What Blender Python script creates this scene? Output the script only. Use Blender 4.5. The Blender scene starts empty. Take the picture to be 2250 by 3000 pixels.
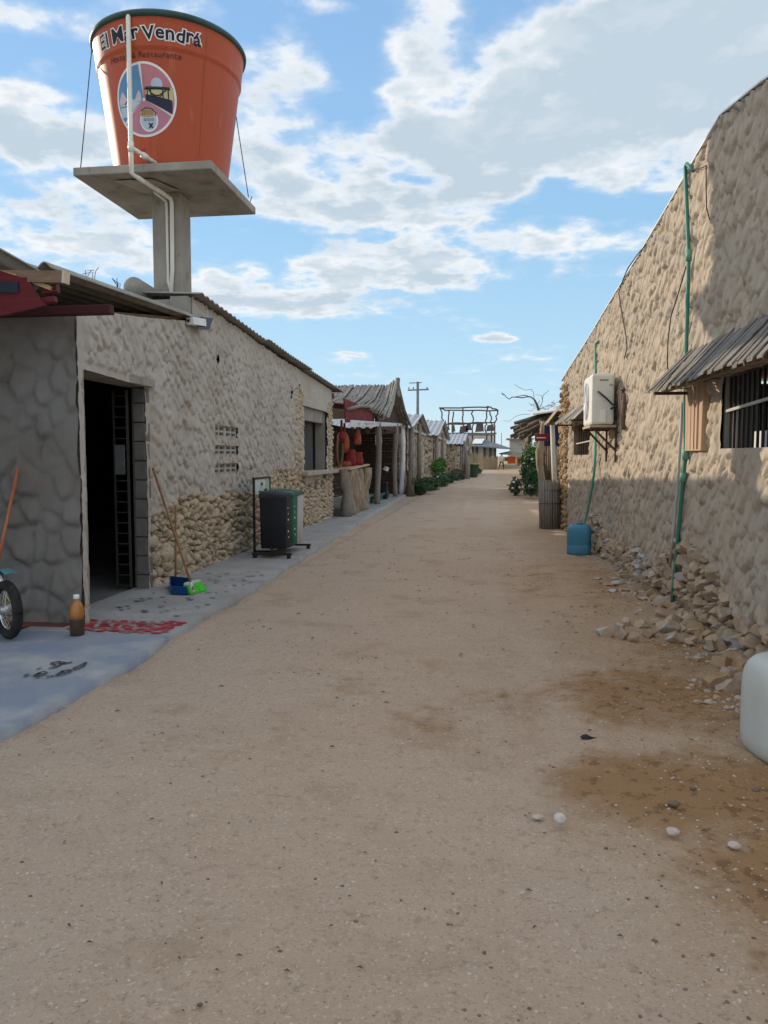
import bpy, bmesh, math, random
import numpy as np
from mathutils import Matrix, Vector
sc = bpy.context.scene
C = sc.collection
random.seed(7)
RNG = np.random.default_rng(11)
PI = math.pi
D2 = math.radians

# ------------------------------------------------------------------ camera (eye 1.5 m up, street runs along +Y)
EYE = np.array([0, 0, 1.5])
PSI, PHI, FPX = D2(7.714), D2(4.163), 2253.0
cF = np.array([-math.sin(PSI) * math.cos(PHI), math.cos(PSI) * math.cos(PHI), -math.sin(PHI)])
cR = np.array([math.cos(PSI), math.sin(PSI), 0])
cU = np.cross(cR, cF)
def ray(px, py): return cF * FPX + cR * (px - 1125) + cU * (1500 - py)
def gz(px, py, z=0):
    d = ray(px, py); return EYE + d * ((z - 1.5) / d[2])
def gx(px, py, X):
    d = ray(px, py); return EYE + d * (X / d[0])
def gy(px, py, Y):
    d = ray(px, py); return EYE + d * (Y / d[1])
def RX(Y): return 2.08 - .0307 * Y            # plane of the right-hand wall
def rw(px, py, o=0):
    d = ray(px, py); n = np.array([1, .0307, 0]); return EYE + d * ((2.08 - o) / (n @ d))

cam = bpy.data.objects.new('camera', bpy.data.cameras.new('camera'))
C.objects.link(cam)
cam.location = EYE
cam.rotation_euler = (PI / 2 - PHI, 0, PSI)
cam.data.sensor_fit = 'VERTICAL'; cam.data.sensor_height = 36; cam.data.sensor_width = 27
cam.data.lens = FPX / 3000 * 36
cam.data.clip_end = 3000
sc.camera = cam

# ------------------------------------------------------------------ numpy noise
def _h(ix, iy, s):
    n = (ix * 374761393 + iy * 668265263 + s * 974711) & 0x7fffffff
    n = ((n ^ (n >> 13)) * 1274126177) & 0x7fffffff
    return ((n ^ (n >> 16)) & 0xffff) / 65535.0
def vnoise(x, y, s=0):
    x = np.asarray(x, float); y = np.asarray(y, float)
    ix = np.floor(x).astype(np.int64); iy = np.floor(y).astype(np.int64)
    fx = x - ix; fy = y - iy
    fx = fx * fx * (3 - 2 * fx); fy = fy * fy * (3 - 2 * fy)
    return ((_h(ix, iy, s) * (1 - fx) + _h(ix + 1, iy, s) * fx) * (1 - fy) + (_h(ix, iy + 1, s) * (1 - fx) + _h(ix + 1, iy + 1, s) * fx) * fy)
def fbm(x, y, o=4, s=0):
    a = .5; t = 0; f = 1
    for k in range(o):
        t = t + a * (vnoise(np.asarray(x) * f, np.asarray(y) * f, s + k) - .5) * 2; a *= .5; f *= 2.03
    return t

# ------------------------------------------------------------------ materials
MATS = {}
def nn(nt, t, **kw):
    n = nt.nodes.new(t)
    for k, v in kw.items(): setattr(n, k, v)
    return n
def mat(name, c1, c2=None, scale=3, rough=.8, bump=0, bscale=60, c3=None, fine=None, metal=0, spec=.3, stretch=(1, 1, 1), world=False, thr=(.35, .65), detail=5, bdist=.01):
    """colour c1/c2 mixed by a stretched noise, an optional fine colour c3 in specks, and a fine bump"""
    if name in MATS: return MATS[name]
    m = bpy.data.materials.new(name); m.use_nodes = True
    nt = m.node_tree; L = nt.links
    b = nt.nodes['Principled BSDF']
    b.inputs['Roughness'].default_value = rough
    b.inputs['Metallic'].default_value = metal
    b.inputs['Specular IOR Level'].default_value = spec
    c2 = c2 or tuple(x * .8 for x in c1)
    if world:
        co = nn(nt, 'ShaderNodeNewGeometry').outputs['Position']
    else:
        co = nn(nt, 'ShaderNodeTexCoord').outputs['Object']
    mp = nn(nt, 'ShaderNodeMapping'); mp.inputs['Scale'].default_value = stretch
    L.new(co, mp.inputs['Vector'])
    no = nn(nt, 'ShaderNodeTexNoise'); no.inputs['Scale'].default_value = scale; no.inputs['Detail'].default_value = detail; no.inputs['Roughness'].default_value = .6
    L.new(mp.outputs[0], no.inputs['Vector'])
    mr = nn(nt, 'ShaderNodeMapRange'); mr.inputs[1].default_value = thr[0]; mr.inputs[2].default_value = thr[1]
    L.new(no.outputs['Fac'], mr.inputs[0])
    mx = nn(nt, 'ShaderNodeMix', data_type='RGBA')
    L.new(mr.outputs[0], mx.inputs[0]); mx.inputs[6].default_value = (*c1, 1); mx.inputs[7].default_value = (*c2, 1)
    col = mx.outputs[2]
    if c3:
        f = fine or (40, .58, .66)
        n2 = nn(nt, 'ShaderNodeTexNoise'); n2.inputs['Scale'].default_value = f[0]; n2.inputs['Detail'].default_value = 6; n2.inputs['Roughness'].default_value = .62
        L.new(mp.outputs[0], n2.inputs['Vector'])
        m2 = nn(nt, 'ShaderNodeMapRange'); m2.inputs[1].default_value = f[1]; m2.inputs[2].default_value = f[2]
        L.new(n2.outputs['Fac'], m2.inputs[0])
        mx2 = nn(nt, 'ShaderNodeMix', data_type='RGBA')
        L.new(m2.outputs[0], mx2.inputs[0]); L.new(col, mx2.inputs[6]); mx2.inputs[7].default_value = (*c3, 1)
        col = mx2.outputs[2]
    L.new(col, b.inputs['Base Color'])
    if bump:
        n3 = nn(nt, 'ShaderNodeTexNoise'); n3.inputs['Scale'].default_value = bscale; n3.inputs['Detail'].default_value = 6; n3.inputs['Roughness'].default_value = .65
        L.new(mp.outputs[0], n3.inputs['Vector'])
        bp = nn(nt, 'ShaderNodeBump'); bp.inputs['Strength'].default_value = bump; bp.inputs['Distance'].default_value = bdist
        L.new(n3.outputs['Fac'], bp.inputs['Height']); L.new(bp.outputs[0], b.inputs['Normal'])
    MATS[name] = m
    return m
stucco_left = mat('stucco_left', (.50, .465, .415), (.42, .39, .35), 1.1, .95, .6, 45, c3=(.42, .36, .285), fine=(.8, .55, .8), spec=.1)
stucco_right = mat('stucco_right', (.46, .385, .30), (.40, .34, .275), 1.2, .95, .6, 50, c3=(.35, .32, .285), fine=(.7, .56, .75), spec=.1)
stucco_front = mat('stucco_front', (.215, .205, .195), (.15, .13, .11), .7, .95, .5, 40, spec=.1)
plaster_smooth = mat('plaster_smooth', (.33, .31, .28), (.26, .245, .22), 4, .9, .3, 50, spec=.1)
coral = mat('coral_stone', (.62, .52, .385), (.50, .40, .28), 5, .95, .9, 34, c3=(.22, .165, .11), fine=(30, .60, .68), spec=.1, world=True, bdist=.03)
brown_stone = mat('brown_stone', (.42, .30, .18), (.28, .185, .10), 6, .95, .6, 60, c3=(.40, .36, .31), fine=(3, .58, .66), spec=.1, world=True)
grey_stone = mat('broken_stone', (.50, .385, .275), (.34, .25, .17), 6, .95, .7, 40, c3=(.43, .42, .41), fine=(3.1, .53, .62), spec=.1, world=True)
far_stone = mat('far_stone', (.58, .48, .37), (.38, .30, .225), 3.5, .95, .5, 12, c3=(.13, .105, .08), fine=(5.5, .50, .58), spec=.1, bdist=.05)
concrete = mat('concrete', (.36, .33, .285), (.26, .235, .20), 3, .9, .35, 60, c3=(.22, .19, .15), fine=(6, .58, .68), stretch=(1, 1, .5), spec=.15)
block = mat('concrete_block', (.36, .32, .265), (.27, .24, .20), 8, .9, .4, 60, spec=.1)
fibre = mat('fibre_cement', (.36, .345, .315), (.25, .235, .205), 2, .9, .3, 80, c3=(.16, .145, .125), fine=(5, .60, .70), spec=.15)
zinc = mat('zinc_sheet', (.44, .455, .47), (.32, .335, .345), 3, .5, .1, 30, metal=.3, c3=(.30, .24, .19), fine=(5, .62, .70))
red_wood = mat('red_wood', (.15, .014, .02), (.10, .010, .014), 5, .6, .2, 40, stretch=(1, 5, 5))
raw_wood = mat('raw_wood', (.45, .31, .18), (.33, .21, .11), 6, .8, .3, 60, stretch=(4, 4, 1))
grey_wood = mat('weathered_wood', (.30, .27, .235), (.19, .165, .14), 8, .9, .5, 40, c3=(.10, .085, .07), fine=(14, .60, .68), stretch=(6, 6, .6), spec=.1)
log_wood = mat('driftwood', (.40, .31, .21), (.25, .18, .115), 6, .9, .6, 30, c3=(.12, .085, .055), fine=(9, .58, .66), stretch=(5, 5, .5), spec=.1)
pink_wood = mat('shutter_wood', (.52, .36, .25), (.40, .265, .175), 5, .8, .3, 50, stretch=(7, 7, .7))
brown_wood = mat('brown_wood', (.20, .13, .08), (.13, .085, .05), 6, .85, .4, 40, stretch=(1, 5, 5))
awning_wood = mat('awning_planks', (.27, .255, .235), (.165, .15, .135), 4, .95, .6, 40, c3=(.095, .082, .07), fine=(9, .55, .64), stretch=(.8, 7, .8), spec=.1)
reed = mat('reed_wall', (.085, .052, .036), (.05, .032, .024), 9, .95, .5, 60, stretch=(3, 3, 1))
thatch = mat('thatch_cane', (.34, .315, .285), (.21, .19, .17), 10, .95, .4, 60, c3=(.13, .115, .10), fine=(6, .56, .64), spec=.1, world=True)
tank_red = mat('tank_plastic', (.46, .092, .037), (.39, .074, .031), 1.5, .45, .05, 20, c3=(.52, .15, .07), fine=(5, .56, .8), spec=.22, stretch=(1, 1, .25))
lid_green = mat('lid_green', (.035, .075, .065), (.02, .05, .045), 5, .5, .1, 40)
pvc = mat('white_pvc', (.78, .76, .70), (.66, .63, .56), 4, .4, .05, 40, stretch=(3, 3, .6))
pvc_grey = mat('grey_pvc', (.50, .49, .46), (.40, .39, .36), 4, .5, .05, 40)
pipe_green = mat('green_pipe', (.035, .22, .165), (.04, .165, .13), 6, .5, .1, 40, c3=(.25, .32, .27), fine=(20, .62, .7), stretch=(3, 3, .7))
cable_m = mat('black_cable', (.02, .02, .02), (.03, .03, .03), 5, .6)
white_p = mat('white_paint', (.80, .80, .78), (.70, .70, .68), 4, .5, .05, 40)
ac_white = mat('ac_casing', (.72, .70, .64), (.64, .62, .56), 3, .45, .03, 40, c3=(.5, .46, .38), fine=(7, .66, .8))
black_p = mat('black_plastic', (.012, .013, .018), (.022, .023, .03), 4, .55, .08, 60)
black_metal = mat('black_metal', (.015, .014, .013), (.03, .025, .022), 8, .5, .1, 60)
rust = mat('rusty_steel', (.10, .055, .035), (.055, .035, .028), 9, .8, .3, 70)
green_bin = mat('bin_green', (.01, .15, .09), (.012, .11, .07), 4, .45, .05, 60)
dark_green = mat('bin_lid_green', (.01, .10, .08), (.01, .07, .06), 5, .35, .05, 60)
grey_bin = mat('bin_white', (.56, .58, .60), (.48, .50, .52), 4, .45, .05, 60)
blue_p = mat('blue_plastic', (.05, .24, .36), (.06, .19, .28), 5, .5, .1, 40, c3=(.15, .22, .26), fine=(9, .60, .72))
blue_pan = mat('pan_blue', (.012, .07, .23), (.01, .05, .17), 5, .4, .05, 40)
lime = mat('broom_green', (.10, .62, .05), (.07, .48, .04), 30, .7, .6, 200, stretch=(1, 1, .2))
orange_wood = mat('orange_handle', (.46, .17, .085), (.36, .12, .06), 9, .5, .1, 40, stretch=(3, 3, .5))
stick_wood = mat('broom_handle', (.30, .16, .075), (.22, .11, .05), 9, .6, .1, 40)
drum_w = mat('milky_plastic', (.50, .52, .51), (.45, .46, .42), 2, .45, .04, 20, spec=.4)
rubber = mat('rubber', (.012, .012, .012), (.03, .029, .027), 12, .85, .3, 80)
chrome = mat('chrome', (.7, .7, .7), (.6, .6, .6), 5, .25, metal=.9)
teal_p = mat('teal_paint', (.10, .28, .33), (.07, .20, .24), 5, .3)
leaf_d = mat('leaf_dark', (.030, .075, .032), (.055, .11, .042), 3, .6, c3=(.10, .14, .05), fine=(9, .60, .68))
leaf_g = mat('leaf_bright', (.06, .15, .03), (.10, .19, .04), 3, .6)
leaf_y = mat('leaf_grey', (.07, .10, .06), (.11, .13, .08), 4, .7)
bark = mat('bark', (.20, .15, .11), (.10, .08, .065), 8, .95, .5, 50, stretch=(3, 3, .6))
dry_twig = mat('dry_twig', (.12, .10, .09), (.08, .07, .065), 9, .95)
orange_paint = mat('orange_paint', (.80, .17, .03), (.70, .135, .025), 5, .7)
pale_wall = mat('pale_wall', (.62, .61, .57), (.52, .50, .46), 2, .9)
grey_wall = mat('grey_wall', (.40, .39, .37), (.31, .30, .28), 2, .9)
red_cloth = mat('red_cloth', (.26, .035, .03), (.15, .02, .022), 14, .95, .3, 60)
clay_cloth = mat('orange_cloth', (.34, .10, .05), (.22, .055, .032), 14, .95, .3, 60)
maroon = mat('maroon_sheet', (.20, .028, .034), (.10, .018, .022), 4, .85, .2, 40)
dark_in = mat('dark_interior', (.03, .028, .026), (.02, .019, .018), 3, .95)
dark_board = mat('grey_board', (.075, .075, .072), (.05, .05, .05), 3, .9)
gold_liquid = mat('amber_bottle', (.42, .17, .035), (.36, .13, .025), 6, .25, spec=.5)
dark_liquid = mat('dark_liquid', (.07, .045, .022), (.05, .032, .016), 6, .3, spec=.5)
skin_m = mat('skin', (.30, .17, .11), (.26, .14, .09), 5, .6)

# ------------------------------------------------------------------ mesh builder
_ico = {}
def ico(sub):
    if sub not in _ico:
        bm = bmesh.new(); bmesh.ops.create_icosphere(bm, subdivisions=sub, radius=1)
        _ico[sub] = (np.array([v.co[:] for v in bm.verts]), np.array([[v.index for v in f.verts] for f in bm.faces]))
        bm.free()
    return _ico[sub]
class MB:
    def __init__(s): s.v = []; s.f = []; s.mi = []; s.n = 0
    def add(s, v, f, m=0):
        v = np.asarray(v, float).reshape(-1, 3)
        s.v.append(v); n = s.n
        for q in f: s.f.append([int(i) + n for i in q])
        s.mi += [m] * len(f); s.n += len(v)
        return s
    def box(s, a, b, m=0):
        x0, y0, z0 = np.minimum(a, b); x1, y1, z1 = np.maximum(a, b)
        return s.add([(x0, y0, z0), (x1, y0, z0), (x1, y1, z0), (x0, y1, z0), (x0, y0, z1), (x1, y0, z1), (x1, y1, z1), (x0, y1, z1)],
                     [(3, 2, 1, 0), (4, 5, 6, 7), (0, 1, 5, 4), (1, 2, 6, 5), (2, 3, 7, 6), (3, 0, 4, 7)], m)
    def hexa(s, p, m=0):   # 4 bottom corners then 4 top corners
        return s.add(p, [(3, 2, 1, 0), (4, 5, 6, 7), (0, 1, 5, 4), (1, 2, 6, 5), (2, 3, 7, 6), (3, 0, 4, 7)], m)
    def bar(s, a, b, w, h, up=(0, 0, 1), m=0):
        a = np.array(a, float); b = np.array(b, float); d = b - a; d /= np.linalg.norm(d)
        r = np.cross(d, up)
        if np.linalg.norm(r) < 1e-4: r = np.cross(d, (1, 0, 0))
        r /= np.linalg.norm(r); u = np.cross(r, d)
        r = r * w / 2; u = u * h / 2
        return s.hexa([a - r - u, a + r - u, b + r - u, b - r - u, a - r + u, a + r + u, b + r + u, b - r + u], m)
    def tube(s, pts, rad, n=10, m=0, cap=True, wob=0):
        pts = [np.array(p, float) for p in pts]
        rad = rad if hasattr(rad, '__len__') else [rad] * len(pts)
        V = []; u = None
        for i, p in enumerate(pts):
            d = pts[min(i + 1, len(pts) - 1)] - pts[max(i - 1, 0)]; d /= (np.linalg.norm(d) + 1e-9)
            if u is None:
                u = np.cross(d, (0.31, .17, .93) if abs(d[2]) < .9 else (1, .1, 0))
            u = u - d * (u @ d); u /= np.linalg.norm(u); w = np.cross(d, u)
            for k in range(n):
                a = 2 * PI * k / n
                rr = rad[i] * (1 + (wob * (random.random() - .5) * 2 if wob else 0))
                V.append(p + (u * math.cos(a) + w * math.sin(a)) * rr)
        F = [(i * n + k, i * n + (k + 1) % n, (i + 1) * n + (k + 1) % n, (i + 1) * n + k) for i in range(len(pts) - 1) for k in range(n)]
        if cap: F += [tuple(range(n))[::-1], tuple((len(pts) - 1) * n + k for k in range(n))]
        return s.add(V, F, m)
    def lathe(s, prof, n=32, o=(0, 0, 0), m=0, close=True):
        V = [(o[0] + r * math.cos(2 * PI * k / n), o[1] + r * math.sin(2 * PI * k / n), o[2] + z) for r, z in prof for k in range(n)]
        F = [(i * n + k, i * n + (k + 1) % n, (i + 1) * n + (k + 1) % n, (i + 1) * n + k) for i in range(len(prof) - 1) for k in range(n)]
        if close: F += [tuple(range(n))[::-1], tuple((len(prof) - 1) * n + k for k in range(n))]
        return s.add(V, F, m)
    def grid(s, P, keep=None, m=0, flip=False):   # P[i][j] = point
        P = np.asarray(P, float); a, b = P.shape[:2]
        I = np.arange(a * b).reshape(a, b)
        Q = np.stack([I[:-1, :-1], I[:-1, 1:], I[1:, 1:], I[1:, :-1]], -1).reshape(-1, 4)
        if flip: Q = Q[:, ::-1]
        if keep is not None: Q = Q[keep.reshape(-1)]
        return s.add(P.reshape(-1, 3), Q.tolist(), m)
    def rock(s, c, r, sub=2, cuts=5, rough=.12, m=0, rng=RNG, flat=1.0, hmin=.55, hmax=.9, boxy=0):
        v, f = ico(sub); v = v.copy()
        if boxy:
            Q = np.linalg.qr(rng.normal(size=(3, 3)))[0]
            for d in list(Q) + list(-Q):
                d = d + rng.normal(0, .14, 3); d /= np.linalg.norm(d); h = rng.uniform(.42, .66); t = v @ d; v = v - np.outer(np.maximum(t - h, 0), d)
        for _ in range(cuts):
            d = rng.normal(size=3); d /= np.linalg.norm(d); h = rng.uniform(hmin, hmax)
            t = v @ d; v = v - np.outer(np.maximum(t - h, 0), d)
        ph = rng.uniform(0, 9, 3)
        v = v * (1 + rough * (np.sin(v @ rng.normal(0, 2.6, 3) + ph[0]) + .6 * np.sin(v @ rng.normal(0, 5, 3) + ph[1])))[:, None]
        R = np.linalg.qr(rng.normal(size=(3, 3)))[0]
        v = (v @ R.T) * np.asarray(r) * np.array([1, 1, flat]) + np.asarray(c)
        return s.add(v, f.tolist(), m)
    def leaf(s, c, size, rng=RNG, m=0, asp=.45):
        d = rng.normal(size=3); d /= np.linalg.norm(d); e = np.cross(d, rng.normal(size=3)); e /= np.linalg.norm(e)
        d = d * size; e = e * size * asp; n = np.cross(d, e); n = n / np.linalg.norm(n) * size * .12
        return s.add([c - d, c + e + n, c + d, c - e + n], [(0, 1, 2, 3)], m)
WM = {}
def props(o, label=None, cat=None, group=None, kind=None):
    for k, v in (('label', label), ('category', cat), ('group', group), ('kind', kind)):
        if v: o[k] = v
def thing(name, label, cat, loc=(0, 0, 0), rz=0, group=None, kind=None):
    o = bpy.data.objects.new(name, None); C.objects.link(o); o.empty_display_size = .2
    o.location = loc; o.rotation_euler = (0, 0, rz)
    WM[o.name] = Matrix.Translation(Vector(loc)) @ Matrix.Rotation(rz, 4, 'Z')
    props(o, label, cat, group, kind)
    return o
def _mesh(mb, name, mats, smooth, M):
    v = np.concatenate(mb.v)
    if M is not None:
        Mi = np.array(M.inverted()); v = v @ Mi[:3, :3].T + Mi[:3, 3]
    me = bpy.data.meshes.new(name); me.from_pydata(v.tolist(), [], mb.f); me.update()
    for m in (mats if isinstance(mats, (list, tuple)) else [mats]): me.materials.append(m)
    if any(mb.mi): me.polygons.foreach_set('material_index', mb.mi)
    if smooth: me.polygons.foreach_set('use_smooth', [True] * len(me.polygons))
    return me
def part(mb, name, mats, parent, smooth=False, bevel=0, label=None, local=False, kind=None):
    M = WM[parent.name]
    me = _mesh(mb, name, mats, smooth, None if local else M)
    o = bpy.data.objects.new(name, me); C.objects.link(o); o.parent = parent; WM[o.name] = M
    if label: o['label'] = label
    if kind: o['kind'] = kind
    if bevel: b = o.modifiers.new('bevel', 'BEVEL'); b.width = bevel; b.segments = 2; b.limit_method = 'ANGLE'
    return o
def solo(mb, name, mats, label=None, cat=None, loc=(0, 0, 0), group=None, kind=None, smooth=False, bevel=0):
    M = Matrix.Translation(Vector(loc))
    me = _mesh(mb, name, mats, smooth, M)
    o = bpy.data.objects.new(name, me); C.objects.link(o); o.location = loc; WM[o.name] = M
    props(o, label, cat, group, kind)
    if bevel: b = o.modifiers.new('bevel', 'BEVEL'); b.width = bevel; b.segments = 2; b.limit_method = 'ANGLE'
    return o
def copy_tree(o, parent=None):
    c = o.copy(); C.objects.link(c)
    if parent: c.parent = parent
    for ch in list(o.children): copy_tree(ch, c)
    return c
def text_mesh(s, size, offset=0, align='CENTER'):
    cu = bpy.data.curves.new('t', 'FONT'); cu.body = s; cu.size = size; cu.align_x = align; cu.offset = offset; cu.resolution_u = 3
    o = bpy.data.objects.new('t', cu); C.objects.link(o)
    me = bpy.data.meshes.new_from_object(o.evaluated_get(bpy.context.evaluated_depsgraph_get()))
    v = np.array([x.co[:] for x in me.vertices]).reshape(-1, 3); f = [list(p.vertices) for p in me.polygons]
    bpy.data.objects.remove(o); bpy.data.curves.remove(cu); bpy.data.meshes.remove(me)
    return v, f

# ------------------------------------------------------------------ world: sky + clouds, sun
SUN_EL, SUN_AZ = D2(18.5), -D2(57)           # azimuth from +Y, negative = towards -X
w = bpy.data.worlds.new('World'); sc.world = w; w.use_nodes = True
nt = w.node_tree; L = nt.links; nt.nodes.clear()
out = nn(nt, 'ShaderNodeOutputWorld'); bg = nn(nt, 'ShaderNodeBackground'); bg.inputs[1].default_value = .15
L.new(bg.outputs[0], out.inputs[0])
sky = nn(nt, 'ShaderNodeTexSky', sky_type='NISHITA'); sky.sun_disc = False
sky.sun_elevation = SUN_EL; sky.sun_rotation = SUN_AZ % (2 * PI); sky.air_density = 1.0; sky.dust_density = .1; sky.ozone_density = 2.0
tc = nn(nt, 'ShaderNodeTexCoord')
sp = nn(nt, 'ShaderNodeSeparateXYZ'); L.new(tc.outputs['Generated'], sp.inputs[0])
def mth(op, a, b=None, c=None, clamp=False):
    n = nn(nt, 'ShaderNodeMath', operation=op); n.use_clamp = clamp
    for i, x in enumerate((a, b, c)):
        if x is None: continue
        if isinstance(x, (int, float)): n.inputs[i].default_value = x
        else: L.new(x, n.inputs[i])
    return n.outputs[0]
def sstep(x, a, b):
    n = nn(nt, 'ShaderNodeMapRange', interpolation_type='SMOOTHSTEP'); L.new(x, n.inputs[0]); n.inputs[1].default_value = a; n.inputs[2].default_value = b; return n.outputs[0]
AZ = mth('ARCTAN2', sp.outputs[0], sp.outputs[1]); EL = mth('ARCSINE', sp.outputs[2])
def azel(px, py):
    d = ray(px, py); d = d / np.linalg.norm(d); return math.atan2(d[0], d[1]), math.asin(d[2])
BLOBS = [  # photo px centre, radii, weight
    (1960, 180, 860, 440, .62), (1240, 120, 210, 300, .30), (1450, 420, 640, 130, .46), (800, 480, 360, 190, .34), (2050, 500, 480, 100, .34),
    (1100, 610, 460, 95, .42), (1420, 545, 210, 90, .42), (1640, 700, 460, 75, .30), (1010, 790, 210, 100, .40), (1290, 790, 180, 85, .34),
    (880, 885, 360, 60, .36), (650, 850, 120, 70, .34), (130, 400, 300, 120, .42), (180, 650, 460, 170, .34), (60, 40, 280, 75, .32), (60, 275, 180, 50, .28),
    (830, 240, 190, 170, .27), (960, 10, 140, 45, .30), (1450, 990, 85, 24, .40), (1030, 1043, 70, 20, .34), (730, 790, 80, 35, .28), (1590, 935, 70, 18, .22),
    (120, 950, 520, 60, .16), (1150, 720, 300, 60, .24), (760, 330, 120, 60, .2), (330, 700, 200, 60, .22), (980, 880, 200, 36, .22), (1050, 170, 170, 100, -.24), (1000, 300, 150, 60, -.12), (1750, 930, 420, 110, -.25), (1100, 985, 420, 50, -.22), (560, 700, 130, 60, -.1), (1950, 580, 120, 22, -.16), (1180, 470, 120, 30, -.1)]
cov = None
for (x, y, rx, ry, wt) in BLOBS:
    a, e = azel(x, y); a1, _ = azel(x + rx, y); _, e1 = azel(x, y - ry)
    sa, se = 1 / abs(a1 - a), 1 / abs(e1 - e)
    da = mth('MULTIPLY', mth('SUBTRACT', AZ, a), sa); de = mth('MULTIPLY', mth('SUBTRACT', EL, e), se)
    q = mth('ADD', mth('MULTIPLY', da, da), mth('MULTIPLY', de, de))
    g = mth('MULTIPLY', mth('SUBTRACT', 1.0, q, clamp=True), wt)
    cov = g if cov is None else (mth('ADD', cov, g) if wt < 0 else mth('ADD', mth('MAXIMUM', cov, g), mth('MULTIPLY', mth('MINIMUM', cov, g), .3)))
# sky away from the photo's window gets added cloud cover too, for more ambient light
zc = mth('MAXIMUM', mth('ADD', sp.outputs[2], .16), .05)
cx = mth('DIVIDE', sp.outputs[0], zc); cy = mth('DIVIDE', sp.outputs[1], zc)
cmb = nn(nt, 'ShaderNodeCombineXYZ'); L.new(cx, cmb.inputs[0]); L.new(cy, cmb.inputs[1]); cmb.inputs[2].default_value = 1.7
n1 = nn(nt, 'ShaderNodeTexNoise'); n1.inputs['Scale'].default_value = 2.6; n1.inputs['Detail'].default_value = 9; n1.inputs['Roughness'].default_value = .58; n1.inputs['Distortion'].default_value = .25
L.new(cmb.outputs[0], n1.inputs['Vector'])
n2 = nn(nt, 'ShaderNodeTexNoise'); n2.inputs['Scale'].default_value = 9.0; n2.inputs['Detail'].default_value = 8; n2.inputs['Roughness'].default_value = .55
L.new(cmb.outputs[0], n2.inputs['Vector'])
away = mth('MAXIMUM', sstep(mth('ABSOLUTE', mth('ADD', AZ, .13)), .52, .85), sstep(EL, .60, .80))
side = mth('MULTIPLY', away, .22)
dens = mth('ADD', mth('ADD', mth('MULTIPLY', n1.outputs['Fac'], 1.0), mth('MULTIPLY', mth('SUBTRACT', n2.outputs['Fac'], .5), .90)), mth('ADD', cov, side))
alpha = mth('MULTIPLY', mth('ADD', mth('MULTIPLY', sstep(dens, .64, .85), .70), mth('MULTIPLY', sstep(dens, .50, .78), .34)), sstep(EL, .03, .13))
upv = nn(nt, 'ShaderNodeVectorMath', operation='MULTIPLY'); L.new(cmb.outputs[0], upv.inputs[0]); upv.inputs[1].default_value = (.95, .95, 1)
n3 = nn(nt, 'ShaderNodeTexNoise'); n3.inputs['Scale'].default_value = 2.6; n3.inputs['Detail'].default_value = 9; n3.inputs['Roughness'].default_value = .58; n3.inputs['Distortion'].default_value = .25
L.new(upv.outputs[0], n3.inputs['Vector'])
toplit = mth('MULTIPLY', mth('SUBTRACT', n1.outputs['Fac'], n3.outputs['Fac']), 2.6)
thick = mth('SUBTRACT', sstep(dens, .72, 1.0), toplit, clamp=True)
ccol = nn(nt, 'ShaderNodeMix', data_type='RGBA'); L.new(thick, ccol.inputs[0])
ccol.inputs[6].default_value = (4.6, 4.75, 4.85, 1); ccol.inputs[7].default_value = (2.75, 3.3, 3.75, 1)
# the unseen part of the sky (overhead, behind, and round the low sun) is brightened to add ambient fill
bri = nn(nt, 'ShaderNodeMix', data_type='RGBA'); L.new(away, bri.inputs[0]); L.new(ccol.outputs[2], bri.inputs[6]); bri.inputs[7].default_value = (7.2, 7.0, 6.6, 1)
# the sky as the phone shows it: a touch more saturated
grad = nn(nt, 'ShaderNodeValToRGB'); L.new(mth('MULTIPLY', EL, 1.25), grad.inputs[0])
cr = grad.color_ramp; cr.elements[0].position = 0; cr.elements[0].color = (.74, .93, 1.02, 1); cr.elements[1].position = 1; cr.elements[1].color = (.30, .55, .90, 1)
e_ = cr.elements.new(.12); e_.color = (.56, .84, 1.05, 1); e_ = cr.elements.new(.35); e_.color = (.39, .69, 1.0, 1); e_ = cr.elements.new(.6); e_.color = (.33, .60, .97, 1)
gsc = nn(nt, 'ShaderNodeVectorMath', operation='SCALE'); L.new(grad.outputs[0], gsc.inputs[0]); gsc.inputs[3].default_value = 4.35
hs = nn(nt, 'ShaderNodeMix', data_type='RGBA'); L.new(mth('SUBTRACT', .94, mth('MULTIPLY', EL, .28)), hs.inputs[0]); L.new(sky.outputs[0], hs.inputs[6]); L.new(gsc.outputs[0], hs.inputs[7])
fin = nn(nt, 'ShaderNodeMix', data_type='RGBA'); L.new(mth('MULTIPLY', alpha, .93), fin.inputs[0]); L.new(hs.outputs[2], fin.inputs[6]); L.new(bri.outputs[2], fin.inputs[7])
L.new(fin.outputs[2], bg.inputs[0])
sl = bpy.data.lights.new('sun', 'SUN'); so = bpy.data.objects.new('sun', sl); C.objects.link(so)
sl.energy = 2.9; sl.angle = D2(.5); sl.color = (1, .86, .66)
sd = Vector((math.sin(SUN_AZ) * math.cos(SUN_EL), math.cos(SUN_AZ) * math.cos(SUN_EL), math.sin(SUN_EL)))
so.rotation_euler = sd.to_track_quat('Z', 'Y').to_euler(); so.location = (-30, 24, 20)
vs = sc.view_settings; vs.view_transform = 'Standard'; vs.look = 'None'; vs.gamma = 1; vs.use_curve_mapping = False; vs.exposure = 0.43

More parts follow.
